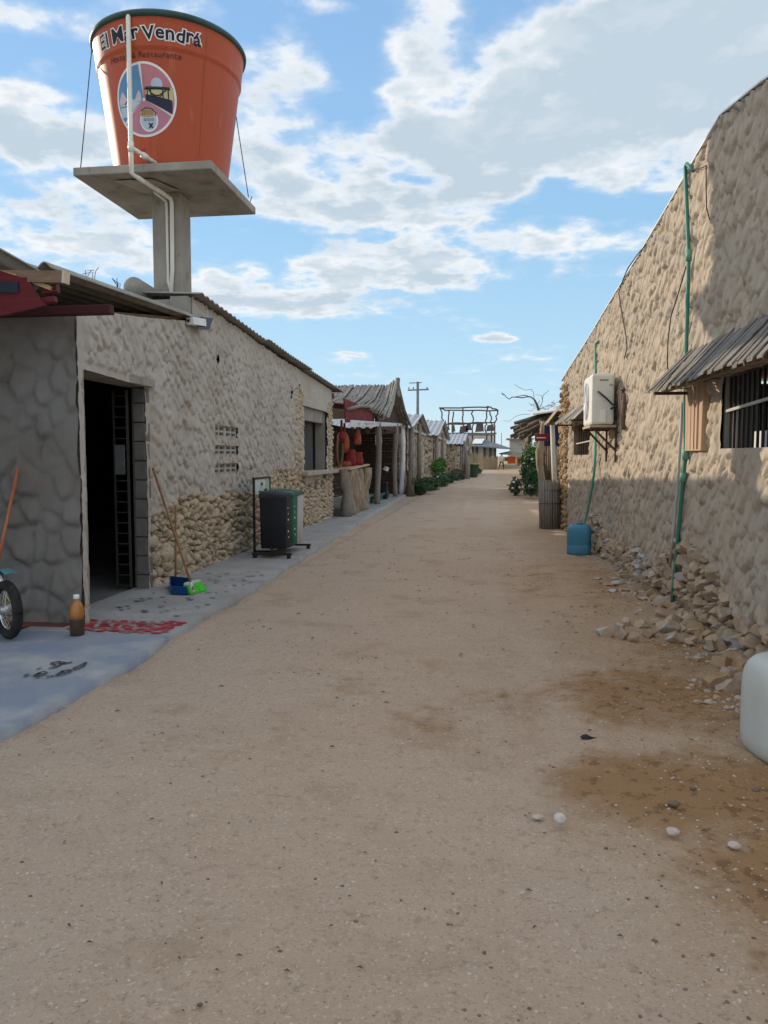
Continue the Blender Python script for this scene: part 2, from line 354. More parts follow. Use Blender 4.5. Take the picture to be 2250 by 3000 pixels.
# ------------------------------------------------------------------ ground sheet
def graded(lo, hi, d0, c0, c1, g=1.06, dmax=30):
    a = list(np.arange(c0, c1, d0)); d = d0; x = c0
    while x > lo: d = min(d * g, dmax); x -= d; a.insert(0, x)
    d = d0; x = a[-1]
    while x < hi: d = min(d * g, dmax); x += d; a.append(x)
    return np.array(a)
gxs = graded(-900, 900, .035, -3.2, 2.2); gys = graded(-60, 2200, .03, 1.5, 9.0, 1.02, 60)
GX, GY = np.meshgrid(gxs, gys)
near = np.clip(1.3 - GY / 40, 0, 1) * np.clip(1.4 - np.abs(GX) / 6, 0, 1)
def ground_h(x, y):
    h = fbm(x * .8, y * .8, 3, 3) * .026 + fbm(x * 3.5, y * 3.5, 4, 9) * .024 + fbm(x * 13, y * 13, 2, 19) * .010 - .014 * (np.exp(-((x + .95 + .12 * fbm(y * .5, y * 0, 2, 31)) / .16) ** 2) + np.exp(-((x - .35 + .12 * fbm(y * .5, y * 0, 2, 31)) / .16) ** 2))
    r = np.clip((x - .2 + fbm(x * 1.2, y * 1.2, 2, 5) * .5) / 1.2, 0, 1)
    return h + r * (fbm(x * 9, y * 9, 3, 21) * .016 + .012)
GH = ground_h(GX, GY) * near
GH -= .03 * np.clip((-2.5 - GX) / .1, 0, 1) * (GY < 32)     # a little lower under the paving
mb = MB(); mb.grid(np.stack([GX, GY, GH - .005], -1))
gm = mat('dirt', (.45, .33, .238), (.475, .365, .278), .55, .97, .9, 55, world=True, spec=.08, bdist=.015)
nt = gm.node_tree; L = nt.links
b = nt.nodes['Principled BSDF']; base = b.inputs['Base Color'].links[0].from_socket
geo = nn(nt, 'ShaderNodeNewGeometry'); gsp = nn(nt, 'ShaderNodeSeparateXYZ'); L.new(geo.outputs['Position'], gsp.inputs[0])
def gnoise(s, d=4, st=(1, 1, 1)):
    mp = nn(nt, 'ShaderNodeMapping'); mp.inputs['Scale'].default_value = st; L.new(geo.outputs['Position'], mp.inputs[0])
    n = nn(nt, 'ShaderNodeTexNoise'); n.inputs['Scale'].default_value = s; n.inputs['Detail'].default_value = d; n.inputs['Roughness'].default_value = .62; L.new(mp.outputs[0], n.inputs['Vector']); return n.outputs['Fac']
def gmix(f, a, c):
    m = nn(nt, 'ShaderNodeMix', data_type='RGBA')
    if isinstance(f, float): m.inputs[0].default_value = f
    else: L.new(f, m.inputs[0])
    L.new(a, m.inputs[6]); m.inputs[7].default_value = (*c, 1); return m.outputs[2]
def gramp(x, a, c):
    n = nn(nt, 'ShaderNodeMapRange', interpolation_type='SMOOTHSTEP'); L.new(x, n.inputs[0]); n.inputs[1].default_value = a; n.inputs[2].default_value = c; return n.outputs[0]
# ochre earth towards the right-hand wall, in patches
pr_ = mth('ADD', gsp.outputs[0], mth('MULTIPLY', mth('SUBTRACT', gnoise(.9, 5), .5), 2.6))
col = gmix(mth('MULTIPLY', gramp(pr_, .1, 1.2), .7), base, (.40, .275, .165))
# grey band of coarser gravel along the left side
pl = mth('ADD', gsp.outputs[0], mth('MULTIPLY', mth('SUBTRACT', gnoise(.7, 5), .5), 2.4))
col = gmix(mth('MULTIPLY', gramp(pl, -.6, -1.9), .55), col, (.425, .345, .272))
col = gmix(mth('MULTIPLY', gramp(gnoise(1.7, 7), .52, .68), .6), col, (.35, .245, .16))
col = gmix(mth('MULTIPLY', gramp(gnoise(24, 5), .54, .68), .55), col, (.29, .21, .145))
col = gmix(mth('MULTIPLY', gramp(gnoise(60, 4), .57, .68), .6), col, (.62, .55, .46))
col = gmix(mth('MULTIPLY', gramp(gnoise(85, 4), .58, .68), .6), col, (.17, .135, .105))
# damp ochre stains with ragged edges, and dark clods in them
nA = gnoise(1.6, 7); nB = gnoise(9, 6)
stain = None
for (x, y, rx, ry, wt) in [(1.00, 4.85, .70, .75, 1.3), (.95, 3.55, .70, .58, 1.4), (1.25, 2.9, .65, .72, 1.3), (1.5, 6.0, .7, .8, .7), (-.25, 4.55, .75, .42, .10), (1.1, 9.5, .8, 2.2, .5), (1.2, 2.3, .45, .35, .8)]:
    u_ = mth('DIVIDE', mth('SUBTRACT', gsp.outputs[0], x), rx); v_ = mth('DIVIDE', mth('SUBTRACT', gsp.outputs[1], y), ry)
    q_ = mth('MULTIPLY', mth('SUBTRACT', 1.0, mth('ADD', mth('MULTIPLY', u_, u_), mth('MULTIPLY', v_, v_))), wt)
    stain = q_ if stain is None else mth('MAXIMUM', stain, q_)
sm = gramp(mth('ADD', stain, mth('ADD', mth('MULTIPLY', mth('SUBTRACT', nA, .5), 3.2), mth('MULTIPLY', mth('SUBTRACT', nB, .5), 1.3))), -.05, 1.15)
col = gmix(mth('MULTIPLY', sm, .92), col, (.30, .175, .084))
col = gmix(mth('MULTIPLY', mth('MULTIPLY', sm, gramp(gnoise(13, 6), .53, .62)), .75), col, (.17, .10, .05))
L.new(col, b.inputs['Base Color'])
ground = solo(mb, 'ground', gm, kind='structure', smooth=True)

# loose gravel lying on the street: nobody could count it
def scatter(n, xr, yr, rr, dens=None, seed=1, cuts=3):
    rng = np.random.default_rng(seed); mb = MB(); k = 0
    while k < n:
        y = yr[0] + (yr[1] - yr[0]) * rng.random() ** 1.7; x = rng.uniform(*xr)
        if dens is not None and rng.random() > dens(x, y): continue
        r = rr[0] + (rr[1] - rr[0]) * rng.random() ** 3
        z = float(ground_h(np.array(x), np.array(y)) * max(0, min(1, 1.3 - y / 40)))
        mb.rock((x, y, z - .005 + r * .15), (r * rng.uniform(.8, 1.4), r, r * .6), 1, cuts, .1, rng=rng); k += 1
    return mb
lit = mat('pale_gravel', (.55, .47, .38), (.38, .305, .23), 9, .95, world=True)
drk = mat('dark_gravel', (.20, .15, .11), (.13, .095, .068), 9, .95, world=True)
mb = scatter(7500, (-2.55, 1.7), (1.7, 13), (.002, .009), lambda x, y: .35 + .65 * math.exp(-((x + 2.45) / .35) ** 2) + (.5 if x > .7 else 0), 5)
solo(mb, 'pale_gravel', lit, 'pale pebbles and grit strewn over the dirt street', 'gravel', kind='stuff', smooth=True)
mb = scatter(2600, (-2.55, 1.75), (1.7, 14), (.002, .0085), lambda x, y: (.10 + (.35 if x > .5 else 0)) * (.25 + 2.6 * max(0, float(fbm(np.array(x * 1.6), np.array(y * 1.6), 3, 77)))), 6)
solo(mb, 'dark_gravel', drk, 'dark brown crumbs and clods scattered over the street', 'gravel', kind='stuff', smooth=True)
# twigs, husks and dark litter flecks
rng = np.random.default_rng(8); mb = MB()
for k in range(300):
    y = 1.8 + 12 * rng.random() ** 1.3; x = rng.uniform(-2.4, 1.6); a = rng.normal(0, .5); l = rng.uniform(.004, .016) * (.6 + .15 * y)
    z = float(ground_h(np.array(x), np.array(y))) + .001
    d = np.array([math.cos(a), math.sin(a), 0]) * l; e = np.array([-math.sin(a), math.cos(a), 0]) * l * .3
    p = np.array([x, y, z])
    mb.add([p - d, p + e + (0, 0, .006), p + d, p - e + (0, 0, .004)], [(0, 1, 2, 3)])
solo(mb, 'dry_litter', mat('dry_litter', (.09, .065, .045), (.06, .045, .03), 9, .9), 'tiny dark bits of dry leaf and twig on the street', 'litter', kind='stuff')

# ------------------------------------------------------------------ stucco relief
def dabs(u0, u1, z0, z1, n, Lr, Wr, A, tilt, seed, step=.012):
    """hand-thrown plaster: overlapping elongated dabs, each sloping up to a sharp lower rim"""
    rng = np.random.default_rng(seed)
    nu = int((u1 - u0) / step) + 2; nz = int((z1 - z0) / step) + 2
    H = np.zeros((nz, nu))
    for _ in range(n):
        cu = rng.uniform(u0, u1); cz = rng.uniform(z0, z1); l = rng.uniform(*Lr); w_ = rng.uniform(*Wr); t = tilt + rng.normal(0, .25); a = A * rng.uniform(.45, 1)
        R = max(l, w_); i0 = max(0, int((cz - R - z0) / step)); i1 = min(nz, int((cz + R - z0) / step) + 2); j0 = max(0, int((cu - R - u0) / step)); j1 = min(nu, int((cu + R - u0) / step) + 2)
        if i1 <= i0 or j1 <= j0: continue
        zz, uu = np.meshgrid(z0 + np.arange(i0, i1) * step - cz, u0 + np.arange(j0, j1) * step - cu, indexing='ij')
        p = (zz * math.cos(t) + uu * math.sin(t)) / l; q = (-zz * math.sin(t) + uu * math.cos(t)) / w_
        e = p * p + q * q
        h = np.where(e < 1, a * np.clip(1 - e ** 2.2, 0, 1) * (.56 - .44 * p), 0)
        H[i0:i1, j0:j1] = np.maximum(H[i0:i1, j0:j1] * .93, 0) * (e < 1) + H[i0:i1, j0:j1] * (e >= 1)
        H[i0:i1, j0:j1] = np.maximum(H[i0:i1, j0:j1], h)
    return H
def gouges(u0, u1, z0, z1, n, Lr, Wr, A, tilt, seed, step=.012):
    """short deep slits left between the dabs by the trowel"""
    rng = np.random.default_rng(seed); nu = int((u1 - u0) / step) + 2; nz = int((z1 - z0) / step) + 2; H = np.zeros((nz, nu))
    for _ in range(n):
        cu = rng.uniform(u0, u1); cz = rng.uniform(z0, z1); l = rng.uniform(*Lr); w_ = max(step * .75, rng.uniform(*Wr)); t = tilt + rng.normal(0, .35); a = A * rng.uniform(.4, 1); bend = rng.normal(0, 3.5)
        R = l + .03; i0 = max(0, int((cz - R - z0) / step)); i1 = min(nz, int((cz + R - z0) / step) + 2); j0 = max(0, int((cu - R - u0) / step)); j1 = min(nu, int((cu + R - u0) / step) + 2)
        if i1 <= i0 or j1 <= j0: continue
        zz, uu = np.meshgrid(z0 + np.arange(i0, i1) * step - cz, u0 + np.arange(j0, j1) * step - cu, indexing='ij')
        p = (zz * math.cos(t) + uu * math.sin(t)); q = (-zz * math.sin(t) + uu * math.cos(t)) - bend * p * p
        e = (p / l) ** 2 + (q / w_) ** 2
        H[i0:i1, j0:j1] = np.maximum(H[i0:i1, j0:j1], np.where(e < 1, a * (1 - e) ** .7, 0))
    return H
def sample(H, u, z, u0, z0, step=.012):
    i = np.clip((z - z0) / step, 0, H.shape[0] - 1.001); j = np.clip((u - u0) / step, 0, H.shape[1] - 1.001)
    i0 = i.astype(int); j0 = j.astype(int); fi = i - i0; fj = j - j0
    return H[i0, j0] * (1 - fi) * (1 - fj) + H[i0 + 1, j0] * fi * (1 - fj) + H[i0, j0 + 1] * (1 - fi) * fj + H[i0 + 1, j0 + 1] * fi * fj
def cobble(u, z, cw, ch, seed, A, shear=0, gap=.30):
    """plaster thrown over packed stones: rounded cells with uneven, partly filled joints between them"""
    wu = u + shear * z + cw * .45 * fbm(u / cw * .7, z / ch * .7, 2, seed + 1); wz = z + ch * .40 * fbm(u / cw * .7 + 7, z / ch * .7, 2, seed + 2)
    col = np.floor(wu / cw); gx_ = wu / cw
    f1 = np.full(u.shape, 9.); f2 = np.full(u.shape, 9.); rz_ = np.zeros(u.shape); rid = np.zeros(u.shape)
    for dx in (-1, 0, 1):
        c = (col + dx).astype(np.int64); gz_ = wz / ch + .5 * (c % 2); row = np.floor(gz_)
        for dz in (-1, 0, 1):
            r = (row + dz).astype(np.int64)
            sx_ = c + .5 + .62 * (_h(c, r, seed) - .5); sz_ = r + .5 + .62 * (_h(c, r, seed + 9) - .5); k = .8 + .5 * _h(c, r, seed + 17)
            d = np.hypot(gx_ - sx_, gz_ - sz_) * k
            n1 = d < f1; f2 = np.where(n1, f1, np.minimum(f2, d)); rz_ = np.where(n1, gz_ - sz_, rz_); rid = np.where(n1, _h(c, r, seed + 25), rid); f1 = np.where(n1, d, f1)
    fill = np.clip(.55 + 1.1 * fbm(u * 3.1, z * 3.1, 3, seed + 4), .12, 1)
    e = np.clip((f2 - f1) / gap, 0, 1) ** .55
    return A * ((1 - fill) + fill * e) + A * .45 * (rid - .5) * e - A * .38 * rz_ * e
def lines(a, b, step, marks):
    m = sorted(set([a, b] + [x for x in marks if a < x < b])); o = []
    for p, q in zip(m[:-1], m[1:]):
        n = max(1, int(round((q - p) / step))); o += list(np.linspace(p, q, n, endpoint=False))
    return np.array(o + [b])

# ================================================================== LEFT STONE HOUSE
def LX(y): return -3.73 + .26 * np.clip((8.1 - y) / 1.9, 0, 1)
Y0, Y1 = 6.2, 18.15
house = thing('stone_house', 'long grey stucco house with dark open doorway below the water tower', 'house', (LX(6.2), Y0, 0))
DOOR = (6.325, 8.02, 0, 2.25); WIN = (15.25, 17.55, 1.19, 2.52)
VENT = [(10.13, 11.13, 1.77, 1.92), (10.13, 11.13, 1.515, 1.65), (10.13, 11.13, 1.255, 1.395)]
def ltop(y): return np.where(y < 9.42, np.interp(y, [6.2, 9.2], [2.74, 3.16]), np.interp(y, [9.42, 13.6, 15.8, 18.2], [3.50, 3.24, 3.17, 3.06]))
us = lines(Y0, Y1, .0165, [DOOR[0], DOOR[1], 9.42, 9.43, WIN[0], WIN[1]] + [v for q in VENT for v in q[:2]])
zs = lines(-.12, 3.52, .0165, [0, DOOR[3], WIN[2], WIN[3]] + [v for q in VENT for v in q[2:]])
UU, ZZ = np.meshgrid(us, zs)
ZZ = np.minimum(ZZ, ltop(UU))
H = dabs(Y0, Y1, -.2, 3.6, 3600, (.07, .17), (.032, .078), .060, -.28, 3) - gouges(Y0, Y1, -.2, 3.6, 1500, (.035, .11), (.011, .020), .07, -.35, 33)
HH = .55 * sample(H, UU, ZZ, Y0, -.2) + cobble(UU, ZZ, .115, .19, 71, .055, .22) - .03 + .012 * fbm(UU * 2, ZZ * 2, 3, 4)
def stone_line(y): return np.interp(y, [8.0, 8.3, 8.8, 9.35, 9.9, 10.6, 12.2, 13.2, 14.4, 14.9, 15.2, 18.3], [.80, .84, .98, 1.04, .93, 1.02, .90, 1.28, 1.25, 1.5, 1.12, 1.1]) + .06 * fbm(y * 3, y * 0, 3, 2)
st = np.clip((stone_line(UU) - ZZ) / .05, 0, 1) * (UU > 8.12)
smoothpanel = ((UU > 14.95) & (ZZ > 2.50)) | ((UU > 17.6) & (ZZ < 2.6))
HH = np.where(smoothpanel, HH * .25 + .004, HH)
HH = np.where(UU < DOOR[0] + .04, HH * .2, HH)
near_door = (UU > DOOR[0] - .02) & (UU < DOOR[1] + .12) & (ZZ < DOOR[3] + .08)
HH = np.where(near_door, HH * .3, HH)
HH = HH * (1 - st) - .055 * st
cu = (UU[:-1, :-1] + UU[1:, 1:]) / 2; cz = (ZZ[:-1, :-1] + ZZ[1:, 1:]) / 2
keep = (ZZ[1:, 1:] - ZZ[:-1, :-1] > 1e-6)
def inside(r): return (cu > r[0]) & (cu < r[1]) & (cz > r[2] - (.2 if r[2] == 0 else 0)) & (cz < r[3])
for r in [DOOR, WIN] + VENT: keep &= ~inside(r)
hole = [(10.35, 2.83), (14.9, 2.94), (14.35, 2.66)]
for (a, z) in hole: keep &= ~(((cu - a) / .05) ** 2 + ((cz - z) / .075) ** 2 < 1)
mb = MB(); mb.grid(np.stack([LX(UU) + HH, UU, ZZ], -1), keep)
part(mb, 'wall', stucco_left, house, True)
# the body of the house behind: far, back and inner walls, floor
mb = MB()
mb.box((-11, Y1 - .2, -.1), (-3.80, Y1, 3.0)).box((-11.2, Y0 + .16, -.1), (-11, Y1, 3.6))
mb.box((-3.93, Y0 + .17, 2.25), (-3.80, 9.3, 2.62)).box((-3.93, 9.3, 2.25), (-3.80, Y1 - .2, 2.95)).box((-3.93, 8.14, -.1), (-3.80, 10.1, 2.25)).box((-3.93, 11.16, -.1), (-3.80, 15.22, 2.25))
mb.box((-3.93, 10.1, -.1), (-3.80, 11.16, 1.2)).box((-3.93, 10.1, 1.95), (-3.80, 11.16, 2.25)).box((-3.93, 15.22, -.1), (-3.80, 17.6, 1.17)).box((-3.93, 17.6, -.1), (-3.80, Y1 - .2, 2.25))
part(mb, 'inner_wall', plaster_smooth, house)
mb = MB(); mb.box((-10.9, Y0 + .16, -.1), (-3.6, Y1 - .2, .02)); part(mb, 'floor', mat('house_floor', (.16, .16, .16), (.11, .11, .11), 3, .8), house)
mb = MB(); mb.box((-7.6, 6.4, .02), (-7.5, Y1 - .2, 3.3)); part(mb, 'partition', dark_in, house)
# front wall (faces the camera, in the shade of the porch)
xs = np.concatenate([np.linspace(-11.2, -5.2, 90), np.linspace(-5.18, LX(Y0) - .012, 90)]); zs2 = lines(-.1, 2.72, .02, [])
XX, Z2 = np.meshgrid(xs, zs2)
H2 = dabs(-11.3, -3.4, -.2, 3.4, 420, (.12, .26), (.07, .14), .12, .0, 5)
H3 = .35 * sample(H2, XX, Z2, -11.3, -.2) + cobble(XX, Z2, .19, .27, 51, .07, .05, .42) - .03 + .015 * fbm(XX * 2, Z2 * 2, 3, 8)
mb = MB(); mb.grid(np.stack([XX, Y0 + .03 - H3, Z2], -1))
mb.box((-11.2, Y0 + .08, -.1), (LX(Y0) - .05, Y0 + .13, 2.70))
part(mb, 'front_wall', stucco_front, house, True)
# door jambs (block ends) and lintel soffit
mb = MB(); z = -.02; k = 0
while z < 2.25:
    h = min(.19, 2.25 - z); j = random.uniform(-.008, .008)
    mb.box((-3.74 + j, Y0 + .075 + j * .3, z), (LX(6.3) + .006 + j * .5, DOOR[0] - .002 + j * .5, z + h - .006)); z += .19
part(mb, 'door_jamb', block, house, bevel=.01)
mb = MB(); z = -.02
while z < 2.25:
    h = min(.21, 2.25 - z); j = random.uniform(-.01, .01)
    mb.box((-3.86, DOOR[1] - .003 + j * .3, z), (LX(8.0) - .004 + j * .6, DOOR[1] + .115, z + h - .008)); z += .21
part(mb, 'door_jamb', mat('grey_jamb', (.20, .185, .17), (.14, .13, .12), 5, .9, .4, 50), house, bevel=.012)
mb = MB(); mb.box((-3.95, DOOR[0] - .02, 2.252), (-3.64, DOOR[1] + .1, 2.33)); part(mb, 'lintel', concrete, house)
# the open gate: dark sheet leaf with a ladder of short bars on its edge
hx, hy = -3.90, 7.97; dx, dy = -.30, .55; gl = math.hypot(dx, dy)
gate_o = MB().bar((hx, hy, 1.13), (hx + dx, hy + dy, 1.13), .03, 2.18)
gate = part(gate_o, 'gate', black_metal, house)
mb = MB()
for k in range(19):
    z = .08 + k * .115
    mb.bar((hx - .26 + .13, hy - .03, z), (hx - .01, hy - .03, z), .014, .014)
mb.bar((hx - .14, hy - .03, .04), (hx - .14, hy - .03, 2.2), .02, .02)
part(mb, 'bar', mat('gate_steel', (.085, .08, .075), (.06, .055, .05), 9, .5, metal=.5), gate)
mb = MB().box((hx - .13, hy - .05, 1.30), (hx - .02, hy - .035, 1.62)); part(mb, 'notice', mat('faded_paper', (.16, .17, .17), (.11, .12, .12), 9, .9), gate)
# the stones that show where the plaster stops
rng = np.random.default_rng(21); mb = MB(); placed = []
def fits(y, z, r):
    for (a, c, q) in placed:
        if abs(a - y) < r + q and (a - y) ** 2 + (c - z) ** 2 < (.74 * (r + q)) ** 2: return False
    return True
tries = 0
while tries < 26000:
    tries += 1
    y = rng.uniform(8.16, 15.2); z = rng.uniform(-.02, 1.5)
    if z > float(stone_line(np.array(y))) + .02: continue
    big = (y < 9.2 and z < .45)
    r = rng.uniform(.08, .14) if big and tries < 9000 else (rng.uniform(.045, .085) if tries < 15000 else rng.uniform(.022, .05))
    if not fits(y, z, r): continue
    placed.append((y, z, r))
    mb.rock((float(LX(y)) - .02 + rng.uniform(-.01, .02), y, z), (.055 + r * .45, r * rng.uniform(.9, 1.25), r * rng.uniform(.85, 1.2)), 2, 6, .12, rng=rng, hmin=.5, hmax=.85, boxy=int(rng.random() < .55))
# pillars of rough stones either side of the window, and below it
tries = 0
while tries < 9000:
    tries += 1
    c = rng.random()
    if c < .4: y, z = rng.uniform(14.55, 15.2), rng.uniform(1.0, 2.85)
    elif c < .7: y, z = rng.uniform(17.7, 18.12), rng.uniform(0, 2.75)
    else: y, z = rng.uniform(15.2, 18.1), rng.uniform(0, 1.08)
    if 15.4 < y < 17.5 and z > .55 + .4 * abs(math.sin(y * 5)) and z < 1.2: continue
    r = rng.uniform(.03, .075)
    if not fits(y, z, r): continue
    placed.append((y, z, r))
    mb.rock((float(LX(y)) + rng.uniform(0, .02), y, z), (.04 + r * .3, r * 1.1, r), 1, 5, .10, rng=rng)
part(mb, 'stone_base', coral, house, True)
# vent blocks: three perforated blocks
for (a, c, z0, z1) in VENT:
    mb = MB(); n = 4; wv = (c - a) / 2
    ys = []
    for h in range(2):
        o = a + h * wv
        ys += [(o, o + .05), (o + wv / 2 - .025, o + wv / 2 + .025), (o + wv - .05, o + wv)]
    for (p, q) in ys: mb.box((-3.86, p, z0), (-3.735, q, z1))
    zm = (z0 + z1) / 2
    for (p, q) in ((z0, z0 + .018), (zm - .014, zm + .014), (z1 - .018, z1)): mb.box((-3.857, a, p), (-3.738, c, q))
    part(mb, 'vent_block', mat('vent_cement', (.46, .44, .40), (.38, .36, .33), 5, .9), house)
# kiosk window: reveal, sill, inside board, red strip
win = part(MB().box((-3.99, WIN[0] - .05, WIN[2] - .04), (-3.76, WIN[0], WIN[3] + .05)).box((-3.99, WIN[1], WIN[2] - .04), (-3.76, WIN[1] + .05, WIN[3] + .05)).box((-3.99, WIN[0], WIN[3]), (-3.76, WIN[1], WIN[3] + .06)), 'window', plaster_smooth, house)
part(MB().box((-3.985, WIN[0], WIN[3] - .16), (-3.94, WIN[1] - .02, WIN[3] - .03)), 'lintel_strip', mat('rust_strip', (.30, .14, .10), (.22, .10, .07), 8, .8), win)
part(MB().box((-4.0, WIN[0] + .01, WIN[2]), (-3.97, WIN[1] - .35, WIN[3] - .16)), 'shutter', dark_board, win)
part(MB().box((-4.0, 15.02, 1.10), (-3.56, 18.42, 1.185)), 'sill', mat('cement_sill', (.42, .375, .32), (.33, .29, .24), 6, .9, .3, 50), win, bevel=.012)
# corrugated roof of the house (corrugations slope down to the street)
def corrugated(x0, x1, y0, y1, zfun, amp=.028, pitch=.177, nx=14, th=.012, along='x', ystep=.022, sag=0):
    """sheet whose waves run along x (profile along y)"""
    ys = np.arange(y0, y1 + ystep, ystep); xs = np.linspace(x0, x1, nx)
    X, Y = np.meshgrid(xs, ys)
    Z = zfun(X, Y) + amp * np.sin(Y / pitch * 2 * PI)
    mb = MB(); mb.grid(np.stack([X, Y, Z], -1)); mb.grid(np.stack([X, Y, Z - th], -1), flip=True)
    P = np.stack([X, Y, Z], -1); Q = np.stack([X, Y, Z - th], -1)
    for e in (0, -1): mb.grid(np.stack([P[:, e], Q[:, e]], 1))
    for e in (0, -1): mb.grid(np.stack([P[e], Q[e]], 1))
    return mb
def zroof(X, Y): return np.interp(Y, [9.3, 13.6, 15.8, 19.2], [3.56, 3.31, 3.235, 3.10]) + .05 * (-3.6 - X)
sheets = [(9.36, 12.4), (12.3, 15.4), (15.3, 18.95)]
roof = None
for i, (a, c) in enumerate(sheets):
    mb = corrugated(-11.4, -3.57 + .03 * (i == 1), a, c, lambda X, Y, i=i: zroof(X, Y) + .028 * (i % 2) - .02, amp=.012)
    o = part(mb, 'roof_sheet', fibre, house, True)
cs = corrugated(6.08, 9.44, -11.4, -3.63, lambda X, Y: 3.085 + .046 * (X - 6.1), amp=.03, pitch=.177, nx=10)
for V in cs.v: V[:, [0, 1]] = V[:, [1, 0]]
part(cs, 'roof_sheet', fibre, house, True)
mb = MB().tube([(-4.45, 9.34, 3.62), (-4.45, 12.5, 3.45)], .13, 14); part(mb, 'ridge_tile', fibre, house, True)
mb = MB().bar((-3.80, 6.3, 2.74), (-3.80, 9.3, 3.17), .10, .09); part(mb, 'wall_plate', brown_wood, house)
mb = MB().box((-11, 9.36, 3.25), (-3.80, 9.44, 3.46)).box((-3.94, 9.28, 2.9), (-3.72, 9.42, 3.48)); part(mb, 'end_wall', plaster_smooth, house)
mb = MB().bar((-3.85, 9.45, 3.40), (-3.85, 18.9, 2.98), .09, .10); part(mb, 'wall_plate', brown_wood, house)

# ------------------------------------------------------------------ porch roof
porch = thing('porch_roof', 'corrugated grey porch roof on dark red beams at the house front', 'porch roof', (-3.6, 6.1, 2.5))
cs = corrugated(3.4, 6.34, -9.0, -3.66, lambda X, Y: 3.005 + .085 * (6.1 - X) - .02, amp=.03, pitch=.177, nx=10)
for V in cs.v: V[:, [0, 1]] = V[:, [1, 0]]
part(cs, 'roof_sheet', fibre, porch, True)
part(MB().box((-8.5, 6.02, 2.66), (-3.075, 6.10, 2.735)), 'beam', mat('dark_red_beam', (.06, .010, .012), (.04, .008, .009), 5, .7, .2, 40, stretch=(1, 5, 5)), porch, bevel=.006)
part(MB().bar((-4.2, 5.42, 2.86), (-3.08, 5.36, 2.80), .07, .085), 'rafter', mat('rafter', (.25, .165, .11), (.17, .11, .075), 6, .8, stretch=(1, 5, 5)), porch)
part(MB().bar((-3.079, 5.36, 2.80), (-3.06, 5.359, 2.798), .072, .087), 'rafter_cut', mat('cut_wood', (.62, .55, .42), (.54, .46, .34), 9, .8), porch)
P = [gy(x, y, 5.34) for x, y in [(-260, 780), (0, 792), (60, 812), (82, 812), (101, 855), (133, 894), (60, 912), (0, 925), (-260, 945)]]
def slab_poly(P, off): 
    n = len(P); Q = [np.array(p) + np.array(off) for p in P]
    return MB().add(list(P) + Q, [tuple(range(n)), tuple(range(n, 2 * n))[::-1]] + [(i, (i + 1) % n, n + (i + 1) % n, n + i)[::-1] for i in range(n)])
fb = part(slab_poly(P, (0, .03, 0)), 'fascia_board', red_wood, porch)
P = [gy(x, y, 5.325) for x, y in [(-220, 812), (52, 826), (52, 858), (-220, 848)]]
part(slab_poly(P, (0, .014, 0)), 'panel', mat('dark_blue_panel', (.012, .02, .04), (.02, .03, .05), 5, .5), fb)
part(MB().bar(gy(126, 852, 5.42), gy(170, 845, 5.42), .05, .055), 'red_block', red_wood, porch)
part(MB().bar(gy(128, 882, 5.40), gy(163, 876, 5.40), .05, .04), 'red_block', red_wood, porch)
part(MB().bar(gy(83, 820, 5.38), gy(150, 845, 5.38), .03, .03), 'batten', mat('batten', (.55, .38, .20), (.45, .29, .14), 8, .8), porch)
part(MB().bar(gy(-20, 790, 5.36), gy(62, 812, 5.36), .03, .02), 'batten', MATS['batten'], porch)
part(MB().tube([(-8.2, 4.0, 0), (-8.2, 4.0, 3.16)], .07), 'post', red_wood, porch)

# ------------------------------------------------------------------ floodlight
fl = thing('floodlight', 'small white floodlight with dark glass on the wall near the tank pillar', 'floodlight', (-3.65, 9.3, 3.15))
fx = -3.60; p0 = gx(556, 940, fx - .03); p1 = gx(594, 946, fx)
part(MB().bar(p0, p1, .10, .09), 'housing', white_p, fl, bevel=.006)
part(slab_poly([gx(588, 928, fx), gx(625, 932, fx + .05), gx(612, 966, fx + .05), gx(577, 964, fx)], (-.02, .02, 0)), 'glass', mat('lamp_glass', (.012, .016, .024), (.02, .024, .03), 4, .2), fl)
part(MB().bar(p0, p0 + (-.10, .05, .02), .03, .03), 'bracket', black_metal, fl)

# ------------------------------------------------------------------ water tower
AX = np.array([-4.14, 9.9])
tower = thing('water_tower_stand', 'square concrete pillar with flat slab carrying the orange tank', 'tank stand', (-4.16, 9.9, 3))
mb = MB().box((-4.35, 9.72, -.1), (-3.97, 10.08, 4.895)); part(mb, 'pillar', concrete, tower, bevel=.012)
mb = MB(); n = 24; s0 = .875
gxx = np.linspace(-4.16 - s0, -4.16 + s0, n); gyy = np.linspace(9.9 - .88, 9.9 + .88, n); A_, B_ = np.meshgrid(gxx, gyy)
mb.box((-4.16 - s0, 9.02, 4.895), (-4.16 + s0, 10.78, 4.995)); part(mb, 'slab', concrete, tower, bevel=.012)
mb = MB(); mb.grid(np.stack([np.linspace(-4.55, -4.05, 8)[None, :] + np.linspace(-.05, .12, 6)[:, None], np.broadcast_to(np.linspace(9.2, 9.66, 6)[:, None], (6, 8)), 4.88 - .012 * np.abs(fbm(np.arange(48).reshape(6, 8) * .7, np.arange(48).reshape(6, 8) * .3, 2, 5)) * 2], -1))
part(mb, 'cement_patch', mat('cement_patch', (.44, .40, .34), (.36, .32, .27), 6, .95), tower)
tank = thing('water_tank', 'tall orange plastic water tank with green lid and painted hostel emblem', 'water tank', (AX[0], AX[1], 4.995))
TZ = 4.996
def rad(z): return .70 + (z - 5.0) * .137
